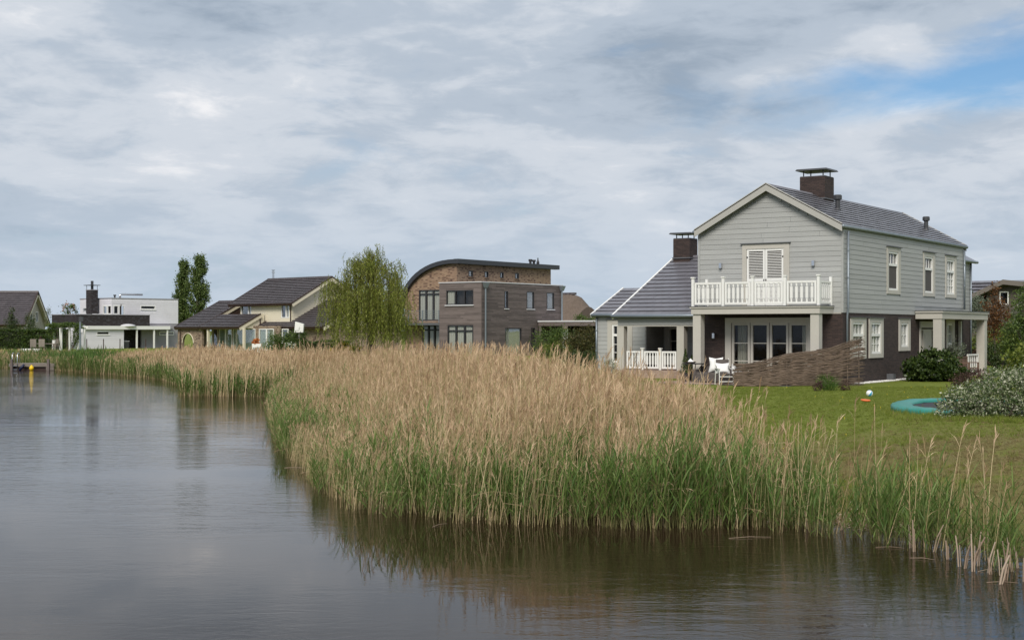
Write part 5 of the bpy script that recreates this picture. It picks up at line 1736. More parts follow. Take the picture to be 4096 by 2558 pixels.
# chimney
cxm = S4.x_at(365, -1.2); cy0 = -1.2
c4 = MB().box(cxm - 1.15, cxm, cy0, S4.y_at(392, cxm), 2.6, S4.z_at(1160, cxm, -1)).build('chimney', M_BBRICK, h4)
zt4 = S4.z_at(1160, cxm, -1); cy1 = S4.y_at(392, cxm)
MB().box(cxm - 1.18, cxm + .03, cy0 - .03, cy1 + .03, zt4, zt4 + .08).build('chimney_cap', M_GREYPLASTER, c4)
MB().tube([(cxm - .55, (cy0 + cy1) / 2, zt4 + .1), (cxm - .55, (cy0 + cy1) / 2, zt4 + 1.1)], .16, 8).build('flue', M_DARKM, c4)
for x in (cxm - 1.1, cxm - .05):
    for y in (cy0 + .06, cy1 - .06):
        MB().tube([(x, y, zt4 + .05), (x, y, zt4 + .55)], .03, 5).build('cap_leg', M_DARKM, c4)
MB().box(cxm - 1.35, cxm + .2, cy0 - .2, cy1 + .2, zt4 + .55, zt4 + .62).build('rain_cap', M_DARKM, c4)
# white side volume and carport beam
gx0 = S4.x_at(322, -5.6)
FW4 = Frame((DX1 + .30, DY0 - .5), (0, 1), (1, 0))
wy1 = S4.y_at(495, DX1 + .3) - (DY0 - .5)
ww = (S4.y_at(387, DX1 + .3) - (DY0 - .5), S4.y_at(437, DX1 + .3) - (DY0 - .5), 1.60, 1.95)
wall(FW4, 'white_wall', M_WHITEBOARD, h4, .0, wy1, -.1, 2.42, [ww])
siding(FW4, h4, M_WHITEBOARD, 0, wy1, 0, 2.4, .24, [(ww[0] - .1, ww[1] + .1, ww[2] - .08, ww[3] + .05)], joint=20, seed=43, joined='siding_boards', gap=.02)
window(FW4, h4, *ww, fw=.06, sill=M_WHITE)
FW5 = Frame((DX1 - 1.3, DY0 - .5), (1, 0), (0, -1))
wall(FW5, 'white_wall', M_WHITEBOARD, h4, 0, 1.59, -.1, 2.42)
siding(FW5, h4, M_WHITEBOARD, 0, 1.59, 0, 2.4, .24, joint=20, seed=44, joined='siding_boards', gap=.02)
F5b = FW5
dd = MB(); F5b.box(dd, .35, 1.15, .031, .06, 0, 2.05); gd_ = dd.build('door', M_WHITE, h4)
F5b.box(MB(), 1.02, 1.08, .061, .1, .95, 1.1).build('handle', M_STEEL, gd_)
by1 = S4.y_at(676, DX1 + .3)
MB().box(DX1 - .2, DX1 + .55, DY0 - .6, by1, 2.43, 2.55).build('carport_beam', M_WHITE, h4)
MB().box(DX1 + .45, DX1 + .58, DY0 - .65, by1, 2.20, 2.60).build('carport_fascia', M_WHITE, h4)
for px_ in (547, 616, 669):
    y = S4.y_at(px_, DX1 + .4)
    MB().box(DX1 + .32, DX1 + .48, y - .08, y + .08, -.1, 2.2).build('carport_post', M_WHITE, h4)
MB().box(DX1 - 2.2, DX1 - 2.0, DY0 + wy1 - .3, DY1, -.1, 2.5).build('carport_back', M_BBRICK, h4)
mb = MB(); mb.lathe([(1.05, 0), (.9, .14), (.5, .26), (.02, .30)], (0, 0, 0), 16)
dm_ = mb.build('roof_dome', M_SILL, h4, smooth=True); dm_.location = (DX1 - .1, S4.y_at(524, DX1 - .1) - .5, 2.56)
# roof pipes
yp = S4.y_at(480, -1.0)
MB().tube([(-1.0, yp, z4t + .05), (-1.0, yp, z4t + .42), (-1.0, yp + .2, z4t + .55), (-1.0, yp + 3.0, z4t + .55)], .12, 8).build('vent_duct', M_STEEL, h4, smooth=True)
MB().lathe([(.1, 0), (.1, .25), (.17, .28), (.17, .4)], (-1.0, S4.y_at(459, -1.0), z4t + .08), 10).build('roof_vent', M_DARKM, h4)
MB().box(-6.0, -4.2, -.35, -.1, 4.7, 5.6).build('bay_box', M_WHITEBOARD, h4)

# ------------------------------------------------------------------ far left house with the big tiled roof
h5 = thing('tiled_roof_house', 'pale house with a large steep dark tiled roof at the far left', 'house', (-57, 171, GZ))
M_PALE = pmat('pale_greige_siding', (.47, .44, .37), .6, .06)
ZR5, ZE5, HD = 6.65, 2.75, 4.45
MB().box(-14, -.45, -3.9, -3.7, -.1, 3.1).build('front_wall', M_PALE, h5)
F5 = Frame((-.45, -4.0), (0, 1), (1, 0))
w5 = [(2.6, 3.4, 3.05, 4.35), (4.6, 5.4, 3.05, 4.35)]
wall(F5, 'gable_wall', M_PALE, h5, 0, 8.0, -.1, 3.02)
mb = MB()
for a, b in ((0, 2.6), (2.6, 3.4), (3.4, 4.6), (4.6, 5.4), (5.4, 8.0)):
    hole = (a, b) in ((2.6, 3.4), (4.6, 5.4))
    zt_ = lambda s: 3.02 + (4.0 - abs(s - 4.0)) * .86
    pl_ = [F5.p(a, 0, 4.35 if hole else 3.021), F5.p(b, 0, 4.35 if hole else 3.021), F5.p(b, 0, max(zt_(b), 3.03))]
    if a < 4 < b: pl_.append(F5.p(4, 0, zt_(4)))
    pl_.append(F5.p(a, 0, max(zt_(a), 3.03)))
    mb.prism(pl_, (-.2, 0, 0))
mb.build('gable_wall', M_PALE, h5)
siding(F5, h5, M_PALE, 0, 8.0, .2, 6.3, .24, [(a - .1, b + .1, c - .1, d_ + .1) for a, b, c, d_ in w5], roof=lambda z: ((z - 3.0) / .87 + .05, 8 - (z - 3.0) / .87 - .05) if z > 3.0 else (0, 8), joint=20, seed=51, joined='siding_boards')
for a, b, c, d_ in w5:
    window(F5, h5, a, b, c, d_, fw=.1, back=.6)
roof3((-15, -HD, ZE5), (1, 0, 0), (0, HD, ZR5 - ZE5), 15, 17, h5, fascia=M_CREAMTRIM, tw=.33)
roof3((0, HD, ZE5), (-1, 0, 0), (0, -HD, ZR5 - ZE5), 15, 17, h5, fascia=M_CREAMTRIM, tw=.33)
MB().tube([(-15, 0, ZR5 + .08), (.05, 0, ZR5 + .08)], .13, 8).build('ridge_cap', M_BTILE, h5)

# ------------------------------------------------------------------ brown house at the far right
S7 = Site((4095 - CX) / FPX * 98, 98, 30)
h7 = S7.thing('brown_gabled_house', 'dark brown house with a low gabled dormer behind the trees on the right', 'house')
M_BRWALL = pmat('dark_brown_boards', (.085, .07, .06), .7, .2, 2, 20, .3, streak=(.5, .5, 8))
M_GTRIM = pmat('grey_brown_fascia', (.15, .13, .115), .6, .1)
zy = lambda py, D=98: CAM_H + (HZ - py) / FPX * D - GZ
MB().box(-4.6, 5, 0, 8, -.1, 3.6).build('wall', M_BRWALL, h7)
roof3((-5.4, -.6, 3.45), (1, 0, 0), (0, 4.8, 2.2), 11, 9, h7, mat_=M_SLATE, fascia=M_GTRIM)
roof3((5.6, 8.6, 3.45), (-1, 0, 0), (0, -4.4, 2.2), 11, 9, h7, mat_=M_SLATE, fascia=M_GTRIM)
FD = Frame((-2.3, -.8), (1, 0), (0, -1))
dw = [(.85, 1.45, 3.85, 4.75), (2.75, 3.3, 3.85, 4.75)]
wall(FD, 'dormer_wall', M_BRWALL, h7, 0, 4.6, -.1, 4.9, dw, gable=(1.2, 5.35))
for o_ in dw: window(FD, h7, *o_, fw=.07, back=.5)
mb = MB(); mb.prism([(-3.5, -1.5, 4.45), (-1.1, -1.5, 5.55), (3.4, -1.5, 4.95), (3.4, -1.5, 4.65), (-1.1, -1.5, 5.22), (-3.5, -1.5, 4.12)], (0, 5, 0)); mb.build('dormer_roof', M_GTRIM, h7)
MB().box(-4.9, -4.5, 3, 3.4, 5.0, 6.4).build('chimney_pipe', M_DARKM, h7)
for x, a in ((-3.6, .0), (.3, 0), (2.6, 0)):
    pass

# ------------------------------------------------------------------ plants
def leaves_np(C, size, rng, aspect=.5, up=0.0, nrm=None, droop=None):
    """quads (leaf shapes) round centres C; returns verts, faces"""
    n = len(C)
    a = rng.normal(size=(n, 3)); a[:, 2] += up
    if droop is not None:
        a = a * .35 + droop
    a /= np.linalg.norm(a, axis=1)[:, None]
    b = rng.normal(size=(n, 3))
    b -= (b * a).sum(1)[:, None] * a
    b /= np.linalg.norm(b, axis=1)[:, None]
    s = (size * rng.uniform(.6, 1.3, n))[:, None]
    t = np.cross(a, b) * (rng.uniform(-.15, .15, n))[:, None]
    V = np.stack([C - a * s * .5, C + b * s * aspect * .5 + t * s, C + a * s * .5, C - b * s * aspect * .5 + t * s], 1).reshape(-1, 3)
    return V, np.arange(4 * n).reshape(-1, 4)


def lump_points(lumps, n, rng, clumps=40, cs=.22, hollow=.55):
    """leaf positions gathered in twig clumps over the shells of several ellipsoids"""
    vol = np.array([l[3] * l[4] * l[5] for l in lumps]) ** .7
    out = []
    for l, k in zip(lumps, (vol / vol.sum() * n).astype(int)):
        c = np.array(l[:3]); r = np.array(l[3:6])
        m_ = max(6, int(clumps * (l[3] * l[4] * l[5]) ** .33 / max(vol.max(), 1e-6) ** .47))
        d = rng.normal(size=(m_, 3)); d /= np.linalg.norm(d, axis=1)[:, None]
        rad_ = rng.uniform(hollow, 1.05, m_) ** .8
        cc = d * rad_[:, None]
        i = rng.integers(0, m_, k)
        sz = rng.uniform(.5, 1.3, m_)
        p = cc[i] + rng.normal(size=(k, 3)) * (cs * sz[i])[:, None]
        out.append(c + p * r)
    return np.concatenate(out)


def bush(name, label, cat, loc_, lumps, mat_, n, leaf, stems=True, seed=1, clumps=40, aspect=.5, cs=.22, group=None, floor=True, hollow=.55, up=.2, extra=None):
    rng = np.random.default_rng(seed)
    t = thing(name, label, cat, loc_, 0, group)
    P = lump_points(lumps, n, rng, clumps, cs, hollow)
    if floor:
        P[:, 2] = np.abs(P[:, 2]) + .02
    V, Fq = leaves_np(P, leaf, rng, aspect, up)
    link('foliage', np_mesh('foliage', V, Fq, mat_), t)
    if extra:
        m2, n2, l2 = extra
        P = lump_points([(a, b, c, d * 1.04, e * 1.04, f * 1.04) for a, b, c, d, e, f in lumps], n2, rng, clumps, cs * .8, .85)
        P[:, 2] = np.abs(P[:, 2]) + .02
        V, Fq = leaves_np(P, l2, rng, .8, up)
        link('blossom', np_mesh('blossom', V, Fq, m2), t)
    if stems:
        mb = MB(); r = random.Random(seed)
        for l in lumps:
            for k in range(3):
                mb.tube([(l[0] * .5, l[1] * .5, 0), (l[0] * .8 + r.uniform(-.1, .1), l[1] * .8 + r.uniform(-.1, .1), l[2] * .5), (l[0] + r.uniform(-.4, .4) * l[3], l[1] + r.uniform(-.4, .4) * l[4], l[2] + r.uniform(0, .5) * l[5])], [.025, .018, .006], 5)
        mb.build('branches', M_BARK, t)
    return t


def hedge(name, label, loc_, L, dep, hgt, mat_, n, leaf, seed=1, rz=0.0):
    """clipped hedge: leaves over an uneven box, a twiggy core inside"""
    rng = np.random.default_rng(seed)
    t = thing(name, label, 'hedge', loc_, rz)
    u = rng.uniform(-.5, .5, (n, 3)) * 2
    f = rng.random(n)
    ax = np.where(f < .42, 1, np.where(f < .86, 2, 0))          # face: front/back, top, ends
    sg = np.where(rng.random(n) < .75, -1.0, 1.0)
    for k in range(3):
        m_ = ax == k
        u[m_, k] = (sg[m_] if k == 1 else np.where(k == 2, 1.0, sg[m_])) * rng.uniform(.82, 1.04, m_.sum())
    P = u * np.array([L / 2, dep / 2, hgt / 2]) + np.array([0, 0, hgt / 2])
    bump = (vnoise(P[:, [0, 2]], 1.3, seed) - .5) * .28
    P[:, 1] += bump; P[:, 2] += (vnoise(P[:, [0, 1]], 1.1, seed + 1) - .5) * .22
    P[:, 2] = np.abs(P[:, 2])
    V, Fq = leaves_np(P, leaf, rng, .6, .3)
    link('foliage', np_mesh('foliage', V, Fq, mat_), t)
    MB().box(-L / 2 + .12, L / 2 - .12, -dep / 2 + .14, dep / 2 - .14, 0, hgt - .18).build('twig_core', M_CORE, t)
    return t


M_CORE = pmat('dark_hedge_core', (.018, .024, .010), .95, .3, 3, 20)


def tree(name, label, loc_, height, trunk_r, lumps, mat_, n, leaf, seed=1, aspect=.5, clumps=60, cs=.2, group=None, limbs=None, hollow=.35, bark=M_BARK):
    rng = np.random.default_rng(seed); r = random.Random(seed)
    t = thing(name, label, 'tree', loc_, 0, group)
    mb = MB(); top = height * .93
    mb.tube([(0, 0, -.2), (.03, .02, height * .3), (-.04, .03, height * .6), (0, 0, top)], [trunk_r, trunk_r * .8, trunk_r * .5, trunk_r * .12], 7)
    for l in lumps:
        z0 = max(.15 * height, min(l[2] * .75, top * .8))
        mb.tube([(0, 0, z0), (l[0] * .5, l[1] * .5, (z0 + l[2]) / 2 + .1), (l[0], l[1], l[2] + l[5] * .3)], [trunk_r * .45, trunk_r * .28, trunk_r * .08], 5)
        for k in range(3):
            mb.tube([(l[0] * .7, l[1] * .7, l[2] - l[5] * .2), (l[0] + r.uniform(-.7, .7) * l[3], l[1] + r.uniform(-.7, .7) * l[4], l[2] + r.uniform(-.2, .8) * l[5])], [trunk_r * .16, trunk_r * .04], 4)
    mb.build('trunk', bark, t)
    P = lump_points(lumps, n, rng, clumps, cs, hollow)
    V, Fq = leaves_np(P, leaf, rng, aspect)
    link('crown', np_mesh('crown', V, Fq, mat_), t)
    return t


L_VARI = leaf_mat('cream_edged_leaf', [(0, (.05, .09, .025)), (.45, (.12, .17, .06)), (.62, (.26, .30, .16)), (.82, (.46, .47, .34)), (1, (.60, .60, .48))], .5, .25)
L_DARK = leaf_mat('dark_glossy_leaf', [(0, (.018, .034, .008)), (.6, (.040, .070, .014)), (1, (.085, .12, .028))], .4, .2)
L_MID = leaf_mat('mid_green_leaf', [(0, (0.041, 0.074, 0.016)), (.6, (0.088, 0.142, 0.030)), (1, (0.162, 0.216, 0.054))], .5, .3)
L_YEL = leaf_mat('yellow_green_leaf', [(0, (.08, .12, .015)), (.6, (.16, .20, .03)), (1, (.25, .27, .06))], .5, .35)
L_SILV = leaf_mat('silver_leaf', [(0, (0.081, 0.115, 0.069)), (.6, (0.184, 0.218, 0.149)), (1, (0.345, 0.368, 0.287))], .5, .3)
L_RED = leaf_mat('bronze_leaf', [(0, (0.078, 0.039, 0.016)), (.6, (0.156, 0.072, 0.026)), (1, (0.221, 0.111, 0.039))], .5, .3)
L_PURP = leaf_mat('purple_brown_leaf', [(0, (.045, .022, .02)), (.6, (.09, .05, .04)), (1, (.14, .085, .06))], .5, .3)
L_WILL = leaf_mat('willow_leaf', [(0, (.10, .138, .018)), (.5, (.20, .24, .034)), (1, (.34, .36, .085))], .5, .35)
L_POP = leaf_mat('poplar_leaf', [(0, (.05, .085, .022)), (.6, (.10, .15, .038)), (1, (.18, .225, .07))], .5, .25)
L_HEDGE = leaf_mat('hedge_leaf', [(0, (.018, .040, .006)), (.6, (.045, .080, .012)), (1, (.10, .14, .03))], .5, .25)
L_FLOWY = leaf_mat('yellow_blossom', [(0, (.35, .26, .01)), (1, (.62, .46, .02))], .6, .3)
L_ORANGE = leaf_mat('orange_blossom', [(0, (.45, .13, .03)), (1, (.65, .25, .06))], .6, .3)
L_WHITEF = leaf_mat('white_blossom', [(0, (.6, .58, .5)), (1, (.8, .8, .76))], .6, .3)


def gpos(px, D, dz=0.0):
    x = (px - CX) / FPX * D
    return (x, D, float(ground_z([(x, D)])[0]) + dz)


bush('variegated_shrub', 'large loose shrub with cream edged leaves in front of the trampoline', 'shrub', gpos(3960, 33.6), [(-.92, 0, .26, .34, .36, .30), (-.58, 0, .40, .44, .42, .38), (-.12, .1, .48, .48, .5, .42), (.36, .1, .62, .55, .55, .50), (.92, .2, .70, .60, .6, .55), (1.5, .3, .80, .70, .7, .60), (.5, -.3, .30, .60, .4, .35), (1.2, -.3, .35, .7, .5, .40), (-.35, -.2, .25, .5, .3, .3)],
     L_VARI, 20000, .064, seed=3, clumps=120, cs=.16, aspect=.55, hollow=.6)
bush('rounded_green_shrub', 'dense dark green rounded shrub against the brick side wall', 'shrub', (17.25, 57.9, GZ), [(-.1, 0, .58, .95, .9, .62), (-.6, -.2, .42, .70, .75, .52), (.55, -.15, .28, .68, .7, .38), (0, -.3, .35, 1.0, .6, .45)], L_DARK, 8000, .13, seed=4, clumps=90, cs=.13, aspect=.7, hollow=.75, up=.5)
bush('bronze_low_shrub', 'low purplish brown shrub between the porch column and the white flecked shrub', 'shrub', gpos(3868, 50.5), [(0, 0, .3, .6, .4, .28), (.5, .1, .35, .45, .4, .3)], L_PURP, 1800, .07, seed=5)
bush('porch_shrub', 'small grey green shrub beside the front door column', 'shrub', H.world(.75, 11.9), [(0, 0, .75, .35, .35, .7), (.2, .1, 1.2, .3, .3, .4)], L_SILV, 1500, .08, seed=6)
bush('porch_planter_shrub', 'dark bushy plant behind the porch railing', 'shrub', H.world(1.6, 17.0), [(0, 0, .95, .9, .8, .6), (.3, .2, .5, .8, .7, .5)], L_DARK, 2500, .10, seed=7)
# clump of long grass with purple plants in front of the hurdle
t = thing('ornamental_grass', 'clump of long green grass in the lawn in front of the woven fence', 'grass clump', gpos(3318, 48.6))
mb = MB(); r_ = random.Random(8)
for k in range(150):
    a = r_.uniform(0, 6.28); q = r_.uniform(0, .22)
    blade(mb, (q * math.cos(a), q * math.sin(a), 0), (math.cos(a) * .7 * r_.random(), math.sin(a) * .7 * r_.random(), 1), r_.uniform(.35, .75), .014, r_.uniform(.3, 1.4), 0, r_, 3)
mb.build('blades', M_REEDG, t)
bush('purple_perennial', 'low purple leaved plant left of the long grass clump', 'plant', gpos(3272, 48.4), [(0, 0, .14, .18, .18, .16), (.1, 0, .2, .12, .12, .16)], L_PURP, 420, .05, seed=9, stems=False)
bush('purple_perennial', 'low purple leaved plant right of the long grass clump', 'plant', gpos(3384, 48.6), [(0, 0, .16, .18, .18, .18), (-.15, 0, .12, .14, .14, .12)], L_PURP, 420, .05, seed=10, stems=False)
bush('fence_foot_herb', 'green herb growing at the foot of the woven fence', 'plant', gpos(3300, 51.9), [(0, 0, .2, .35, .2, .26)], L_MID, 700, .06, seed=11, stems=False)
# potted conifers beside the iron table
for k, (px_, D_, hh, lab) in enumerate(((2742, 56.6, .95, 'small potted conifer just left of the balcony column'), (2768, 56.9, .7, 'shorter potted conifer close to the balcony column'))):
    x, y, z = gpos(px_, D_, .04)
    t = thing('potted_conifer', lab, 'potted plant', (x, y, z), 0, 'potted conifers on the patio')
    MB().lathe([(.15, 0), (.20, .32), (.21, .34), (.18, .34), (.17, .30)], sides=14).build('pot', M_TERRA, t)
    rng = np.random.default_rng(60 + k); n_ = 900
    zz = rng.random(n_) ** 1.3; an = rng.uniform(0, 6.28, n_); rr_ = .26 * (1 - zz) * rng.uniform(.4, 1.05, n_)
    V, Fq = leaves_np(np.column_stack([rr_ * np.cos(an), rr_ * np.sin(an), .34 + zz * hh]), .07, rng, .35, .8)
    link('foliage', np_mesh('foliage', V, Fq, L_HEDGE), t)

# right background
tree('young_silver_tree', 'slim silvery leaved tree beyond the porch, left of the bronze tree', gpos(3914, 74), 4.2, .07, [(0, 0, 3.3, .50, .5, .7), (-.2, .1, 2.5, .42, .4, .6), (.2, 0, 1.6, .3, .3, .6)], L_SILV, 3200, .11, 21)
tree('bronze_maple', 'young tree with bronze brown leaves beside the porch column', gpos(3978, 70), 4.2, .05, [(0, 0, 3.0, .55, .5, .8), (.45, .1, 2.7, .45, .45, .55), (-.1, 0, 2.1, .40, .4, .6), (.0, 0, 3.9, .22, .22, .5)], L_RED, 2200, .12, 22, cs=.26)
tree('leafy_green_tree', 'large loose grey green tree at the right edge of the picture', gpos(4100, 62), 4.4, .10, [(.1, 0, 2.9, .75, .8, .9), (-.35, 0, 1.9, .7, .7, .7), (.5, 0, 2.2, 1.0, .9, 1.2), (.25, .1, 3.6, .45, .5, .5), (.8, 0, 3.4, .8, .8, .8), (-.55, 0, 1.3, .45, .5, .4)], L_MID, 8000, .11, 23, clumps=110, cs=.2)
tree('pale_leaved_tree', 'pale leaved tree rising behind the large green tree on the right', gpos(4120, 72), 5.0, .09, [(.2, 0, 3.3, .8, .9, .9), (-.5, 0, 2.4, .7, .8, .7)], L_SILV, 3500, .12, 24)
bush('yellow_green_shrub', 'bright yellow green shrub below the trees at the right edge', 'shrub', gpos(4105, 56), [(0, 0, .75, .75, .6, .8), (-.25, -.1, .5, .5, .5, .5), (.4, 0, .8, .7, .6, .8)], L_YEL, 3200, .13, seed=25, aspect=.7)
hedge('brown_hedge', 'low dark brownish hedge beyond the lawn on the right', gpos(4020, 84), 7.0, 1.0, 1.5, L_PURP, 6000, .13, 26)
bush('garden_border_shrubs', 'bright green shrub in front of the brown hedge, under the bronze tree', 'shrub', gpos(3985, 78), [(0, 0, 1.5, 1.2, .6, .7), (1.1, 0, 1.4, 1.0, .6, .8)], L_YEL, 3000, .13, seed=27)
bush('far_right_trees', 'broad green tree crown in front of the brown house on the right', 'tree', gpos(4060, 86), [(0, 0, 1.7, 1.4, 1.0, 1.0), (-.9, 0, 1.4, 1.0, .8, .8), (1.0, 0, 1.7, 1.3, 1.0, 1.1)], L_MID, 6000, .14, seed=28)

# between the houses
bush('carport_ivy_shrub', 'dark green bush with glossy leaves under the left end of the carport', 'shrub', gpos(2190, 108), [(0, 0, 1.2, 1.1, .8, 1.0), (1.0, 0, 1.3, .9, .8, .9), (2.2, 0, 1.0, 1.0, .7, .9)], L_MID, 5000, .13, seed=31)
bush('olive_shrub', 'big olive brown bush against the left corner of the grey house', 'shrub', gpos(2345, 82), [(0, 0, 1.25, 1.05, .9, 1.05), (-.8, 0, .9, .9, .8, .85), (.3, -.2, .7, .9, .8, .7), (-.4, 0, 1.5, .7, .7, .6)], leaf_mat('olive_leaf', [(0, (.035, .035, .010)), (.6, (.075, .070, .020)), (1, (.14, .12, .045))]), 7000, .10, seed=32, clumps=80)
bush('bright_green_shrub', 'bright green bush below the carport, left of the olive bush', 'shrub', gpos(2240, 84), [(0, 0, .7, 1.2, .8, .7), (.9, 0, .6, .8, .7, .6), (-.9, 0, .6, .7, .6, .5)], L_YEL, 3500, .10, seed=33)
bush('dark_conifer_shrub', 'dark blue green shrub in front of the olive bush', 'shrub', gpos(2300, 76), [(0, 0, .45, .9, .6, .5), (.8, 0, .4, .6, .5, .5)], L_DARK, 2600, .09, seed=34)
bush('corner_perennials', 'greyish flowering perennials at the corner of the grey house porch', 'plant', gpos(2442, 62.3), [(0, 0, .35, .3, .3, .38), (-.3, 0, .25, .25, .25, .25)], L_SILV, 900, .07, seed=35, stems=False)
bush('roof_climber', 'small green climber topping the carport roof', 'shrub', tuple(gpos(2335, 122, 2.5)), [(0, 0, .5, .8, .4, .45), (.6, 0, .4, .5, .4, .35)], L_MID, 900, .15, seed=36, stems=False)
# cream house garden
bush('clipped_box_shrub', 'leafy green shrub in front of the cream house glass doors', 'shrub', gpos(1122, 128), [(0, 0, .9, 1.0, .8, 1.0), (1.1, 0, 1.0, .9, .8, 1.0), (-.6, 0, .8, .7, .6, .9)], L_MID, 4500, .15, seed=41)
bush('round_lime_shrub', 'round light green shrub beside the white bird house', 'shrub', gpos(1200, 126), [(0, 0, 1.25, .72, .7, .95), (.3, 0, .7, .8, .7, .7)], L_HEDGE, 2600, .13, seed=42)
hedge('low_clipped_hedge', 'low clipped dark hedge left of the willow', gpos(1300, 121), 4.2, .9, 1.15, L_HEDGE, 3000, .15, 43)
bush('yellow_flowering_shrub', 'yellow flowering shrub at the foot of the willow', 'shrub', gpos(1375, 106.5), [(0, 0, .55, .85, .5, .5), (.8, 0, .5, .55, .5, .45), (-.6, 0, .4, .5, .4, .35)], L_HEDGE, 1500, .12, seed=44, extra=(L_FLOWY, 1600, .10))
bush('willow_foot_shrub', 'low green shrubs in the border left of the yellow shrub', 'shrub', gpos(1290, 108), [(0, 0, .35, 1.1, .5, .4), (1.4, 0, .3, 1.0, .5, .35)], L_MID, 2000, .12, seed=45)
for k, (px_, D_, lab) in enumerate(((1028, 132, 'white planter with orange flowers by the cream house doors'),)):
    t = thing('flower_planter', lab, 'planter', gpos(px_, D_))
    MB().prism([(-.35, -.3, 0), (.35, -.3, 0), (.42, -.3, .85), (-.42, -.3, .85)], (0, .6, 0)).build('pot', M_WHITE, t)
    rng = np.random.default_rng(47)
    V, Fq = leaves_np(lump_points([(0, 0, 1.05, .42, .35, .3)], 420, rng, 14, .2), .13, rng, .8); link('blossom', np_mesh('blossom', V, Fq, L_ORANGE), t)
bush('white_daisies', 'white flowers low beside the cream house terrace', 'flowers', gpos(1085, 124), [(0, 0, .4, .5, .4, .3), (1.6, 0, .7, .5, .3, .3), (-1.2, 0, .4, .4, .3, .2)], L_MID, 500, .12, seed=48, stems=False, extra=(L_WHITEF, 130, .15))

# willow
def willow():
    rng = np.random.default_rng(77); r = random.Random(77)
    x, y, z = gpos(1478, 105)
    t = thing('weeping_willow', 'tall weeping willow with trailing yellow green branches in front of the houses', 'tree', (x, y, z))
    mb = MB()
    mb.tube([(0, 0, -.2), (.1, 0, 1.6), (.0, .1, 3.2), (.15, 0, 5.0), (.0, 0, 7.8)], [.30, .24, .19, .12, .03], 8)
    tips = []
    for k in range(54):
        a = r.uniform(0, 6.28); z0 = r.uniform(2.2, 6.0)
        reach = (3.8 if z0 < 4.6 else 2.5) * r.uniform(.45, 1.05)
        ztop = z0 + r.uniform(.5, 2.0)
        ztop = min(ztop, 8.0 - .36 * reach * r.uniform(.9, 1.2))
        c, s = math.cos(a), math.sin(a)
        p1 = Vector((.1 + c * reach * .5, s * reach * .5, (z0 + ztop) / 2 + .35)); p2 = Vector((c * reach, s * reach, ztop))
        mb.tube([(.08, 0, z0), p1, p2], [.075, .045, .012], 5)
        tips.append((p1, p2))
    for k in range(7):
        a = r.uniform(0, 6.28); q = r.uniform(.2, .9)
        p1 = Vector((.1, 0, 6.6)); p2 = Vector((math.cos(a) * q, math.sin(a) * q, r.uniform(7.6, 8.7)))
        mb.tube([p1, (p1 + p2) / 2 + Vector((0, 0, .2)), p2], [.04, .02, .006], 4); tips.append((p1, p2))
    mb.build('trunk', M_BARK, t)
    C, Dv = [], []
    st = MB()
    for p1, p2 in tips:
        for q in range(27):
            f = r.uniform(.15, 1.08)
            o = p1.lerp(p2, f) + Vector((r.gauss(0, .22), r.gauss(0, .22), r.gauss(0, .16)))
            rad_ = math.hypot(o.x, o.y)
            low = .35 + .9 * r.random() ** 1.5 + (1.0 if r.random() < .3 else 0)
            L = max(.4, min(o.z - low, r.uniform(.7, 4.2))) if o.z < 6.6 else r.uniform(.25, 1.1)
            out = Vector((o.x, o.y, 0)).normalized() * r.uniform(0, .16) if rad_ > .1 else Vector((0, 0, 0))
            nl = int(L / .085)
            pts = []
            for i in range(nl):
                g = i / max(1, nl - 1)
                p = o + out * g * L + Vector((.05 * math.sin(g * 5 + q) + .10 * g * g * L * .25, .05 * math.cos(g * 4 + q), -g * L))
                pts.append(p)
                C.append(p + Vector((r.gauss(0, .05), r.gauss(0, .05), 0))); Dv.append((r.gauss(0, .5), r.gauss(0, .5), -1.2))
            if nl > 6:
                st.tube([pts[0], pts[nl // 2], pts[-1]], [.008, .006, .003], 3)
    V, Fq = leaves_np(np.array(C), .19, rng, .27, droop=np.array(Dv))
    cr = link('crown', np_mesh('crown', V, Fq, L_WILL), t)
    st.build('trailing_twigs', pmat('yellow_twig', (.16, .14, .045), .7, .2), cr)
    print('willow leaves', len(C))
willow()


# poplars
def poplar(px_, D_, height, rad_, label, seed, lean=0.0):
    rng = np.random.default_rng(seed); r = random.Random(seed)
    t = thing('poplar', label, 'tree', gpos(px_, D_), 0, 'poplars behind the cream house')
    mb = MB(); mb.tube([(0, 0, -.2), (lean * .5, 0, height * .5), (lean, 0, height * .97)], [.28, .18, .03], 7)
    C = []
    for k in range(120):
        z0 = .5 + (height - 1.2) * (k / 120) ** .9
        prof = math.sin(min(1, (z0 / height) * 1.35 + .12) * math.pi * .62) * (1 - (z0 / height) ** 3.2) ** .75
        R_ = rad_ * prof * r.uniform(.55, 1.12) + .1
        a = r.uniform(0, 6.28)
        p0 = Vector((lean * z0 / height, 0, z0)); p2 = p0 + Vector((math.cos(a) * R_, math.sin(a) * R_, r.uniform(.8, 1.7)))
        if p2.z > height + .3: p2.z = height + .3
        mb.tube([p0, p2], [.035, .008], 4)
        n_ = 120
        f = rng.uniform(.25, 1.08, n_)[:, None]
        C.append(np.array(p0) * (1 - f) + np.array(p2) * f + rng.normal(size=(n_, 3)) * np.array([.16, .16, .30]) * r.uniform(.6, 1.2))
    mb.build('trunk', M_BARK, t)
    V, Fq = leaves_np(np.concatenate(C), .22, rng, .75)
    link('crown', np_mesh('crown', V, Fq, L_POP), t)
poplar(780, 196, 12.0, 1.6, 'taller right hand poplar behind the cream house', 81, .7)
poplar(722, 198, 11.3, 1.25, 'slimmer left hand poplar next to the white flat house', 82, .5)

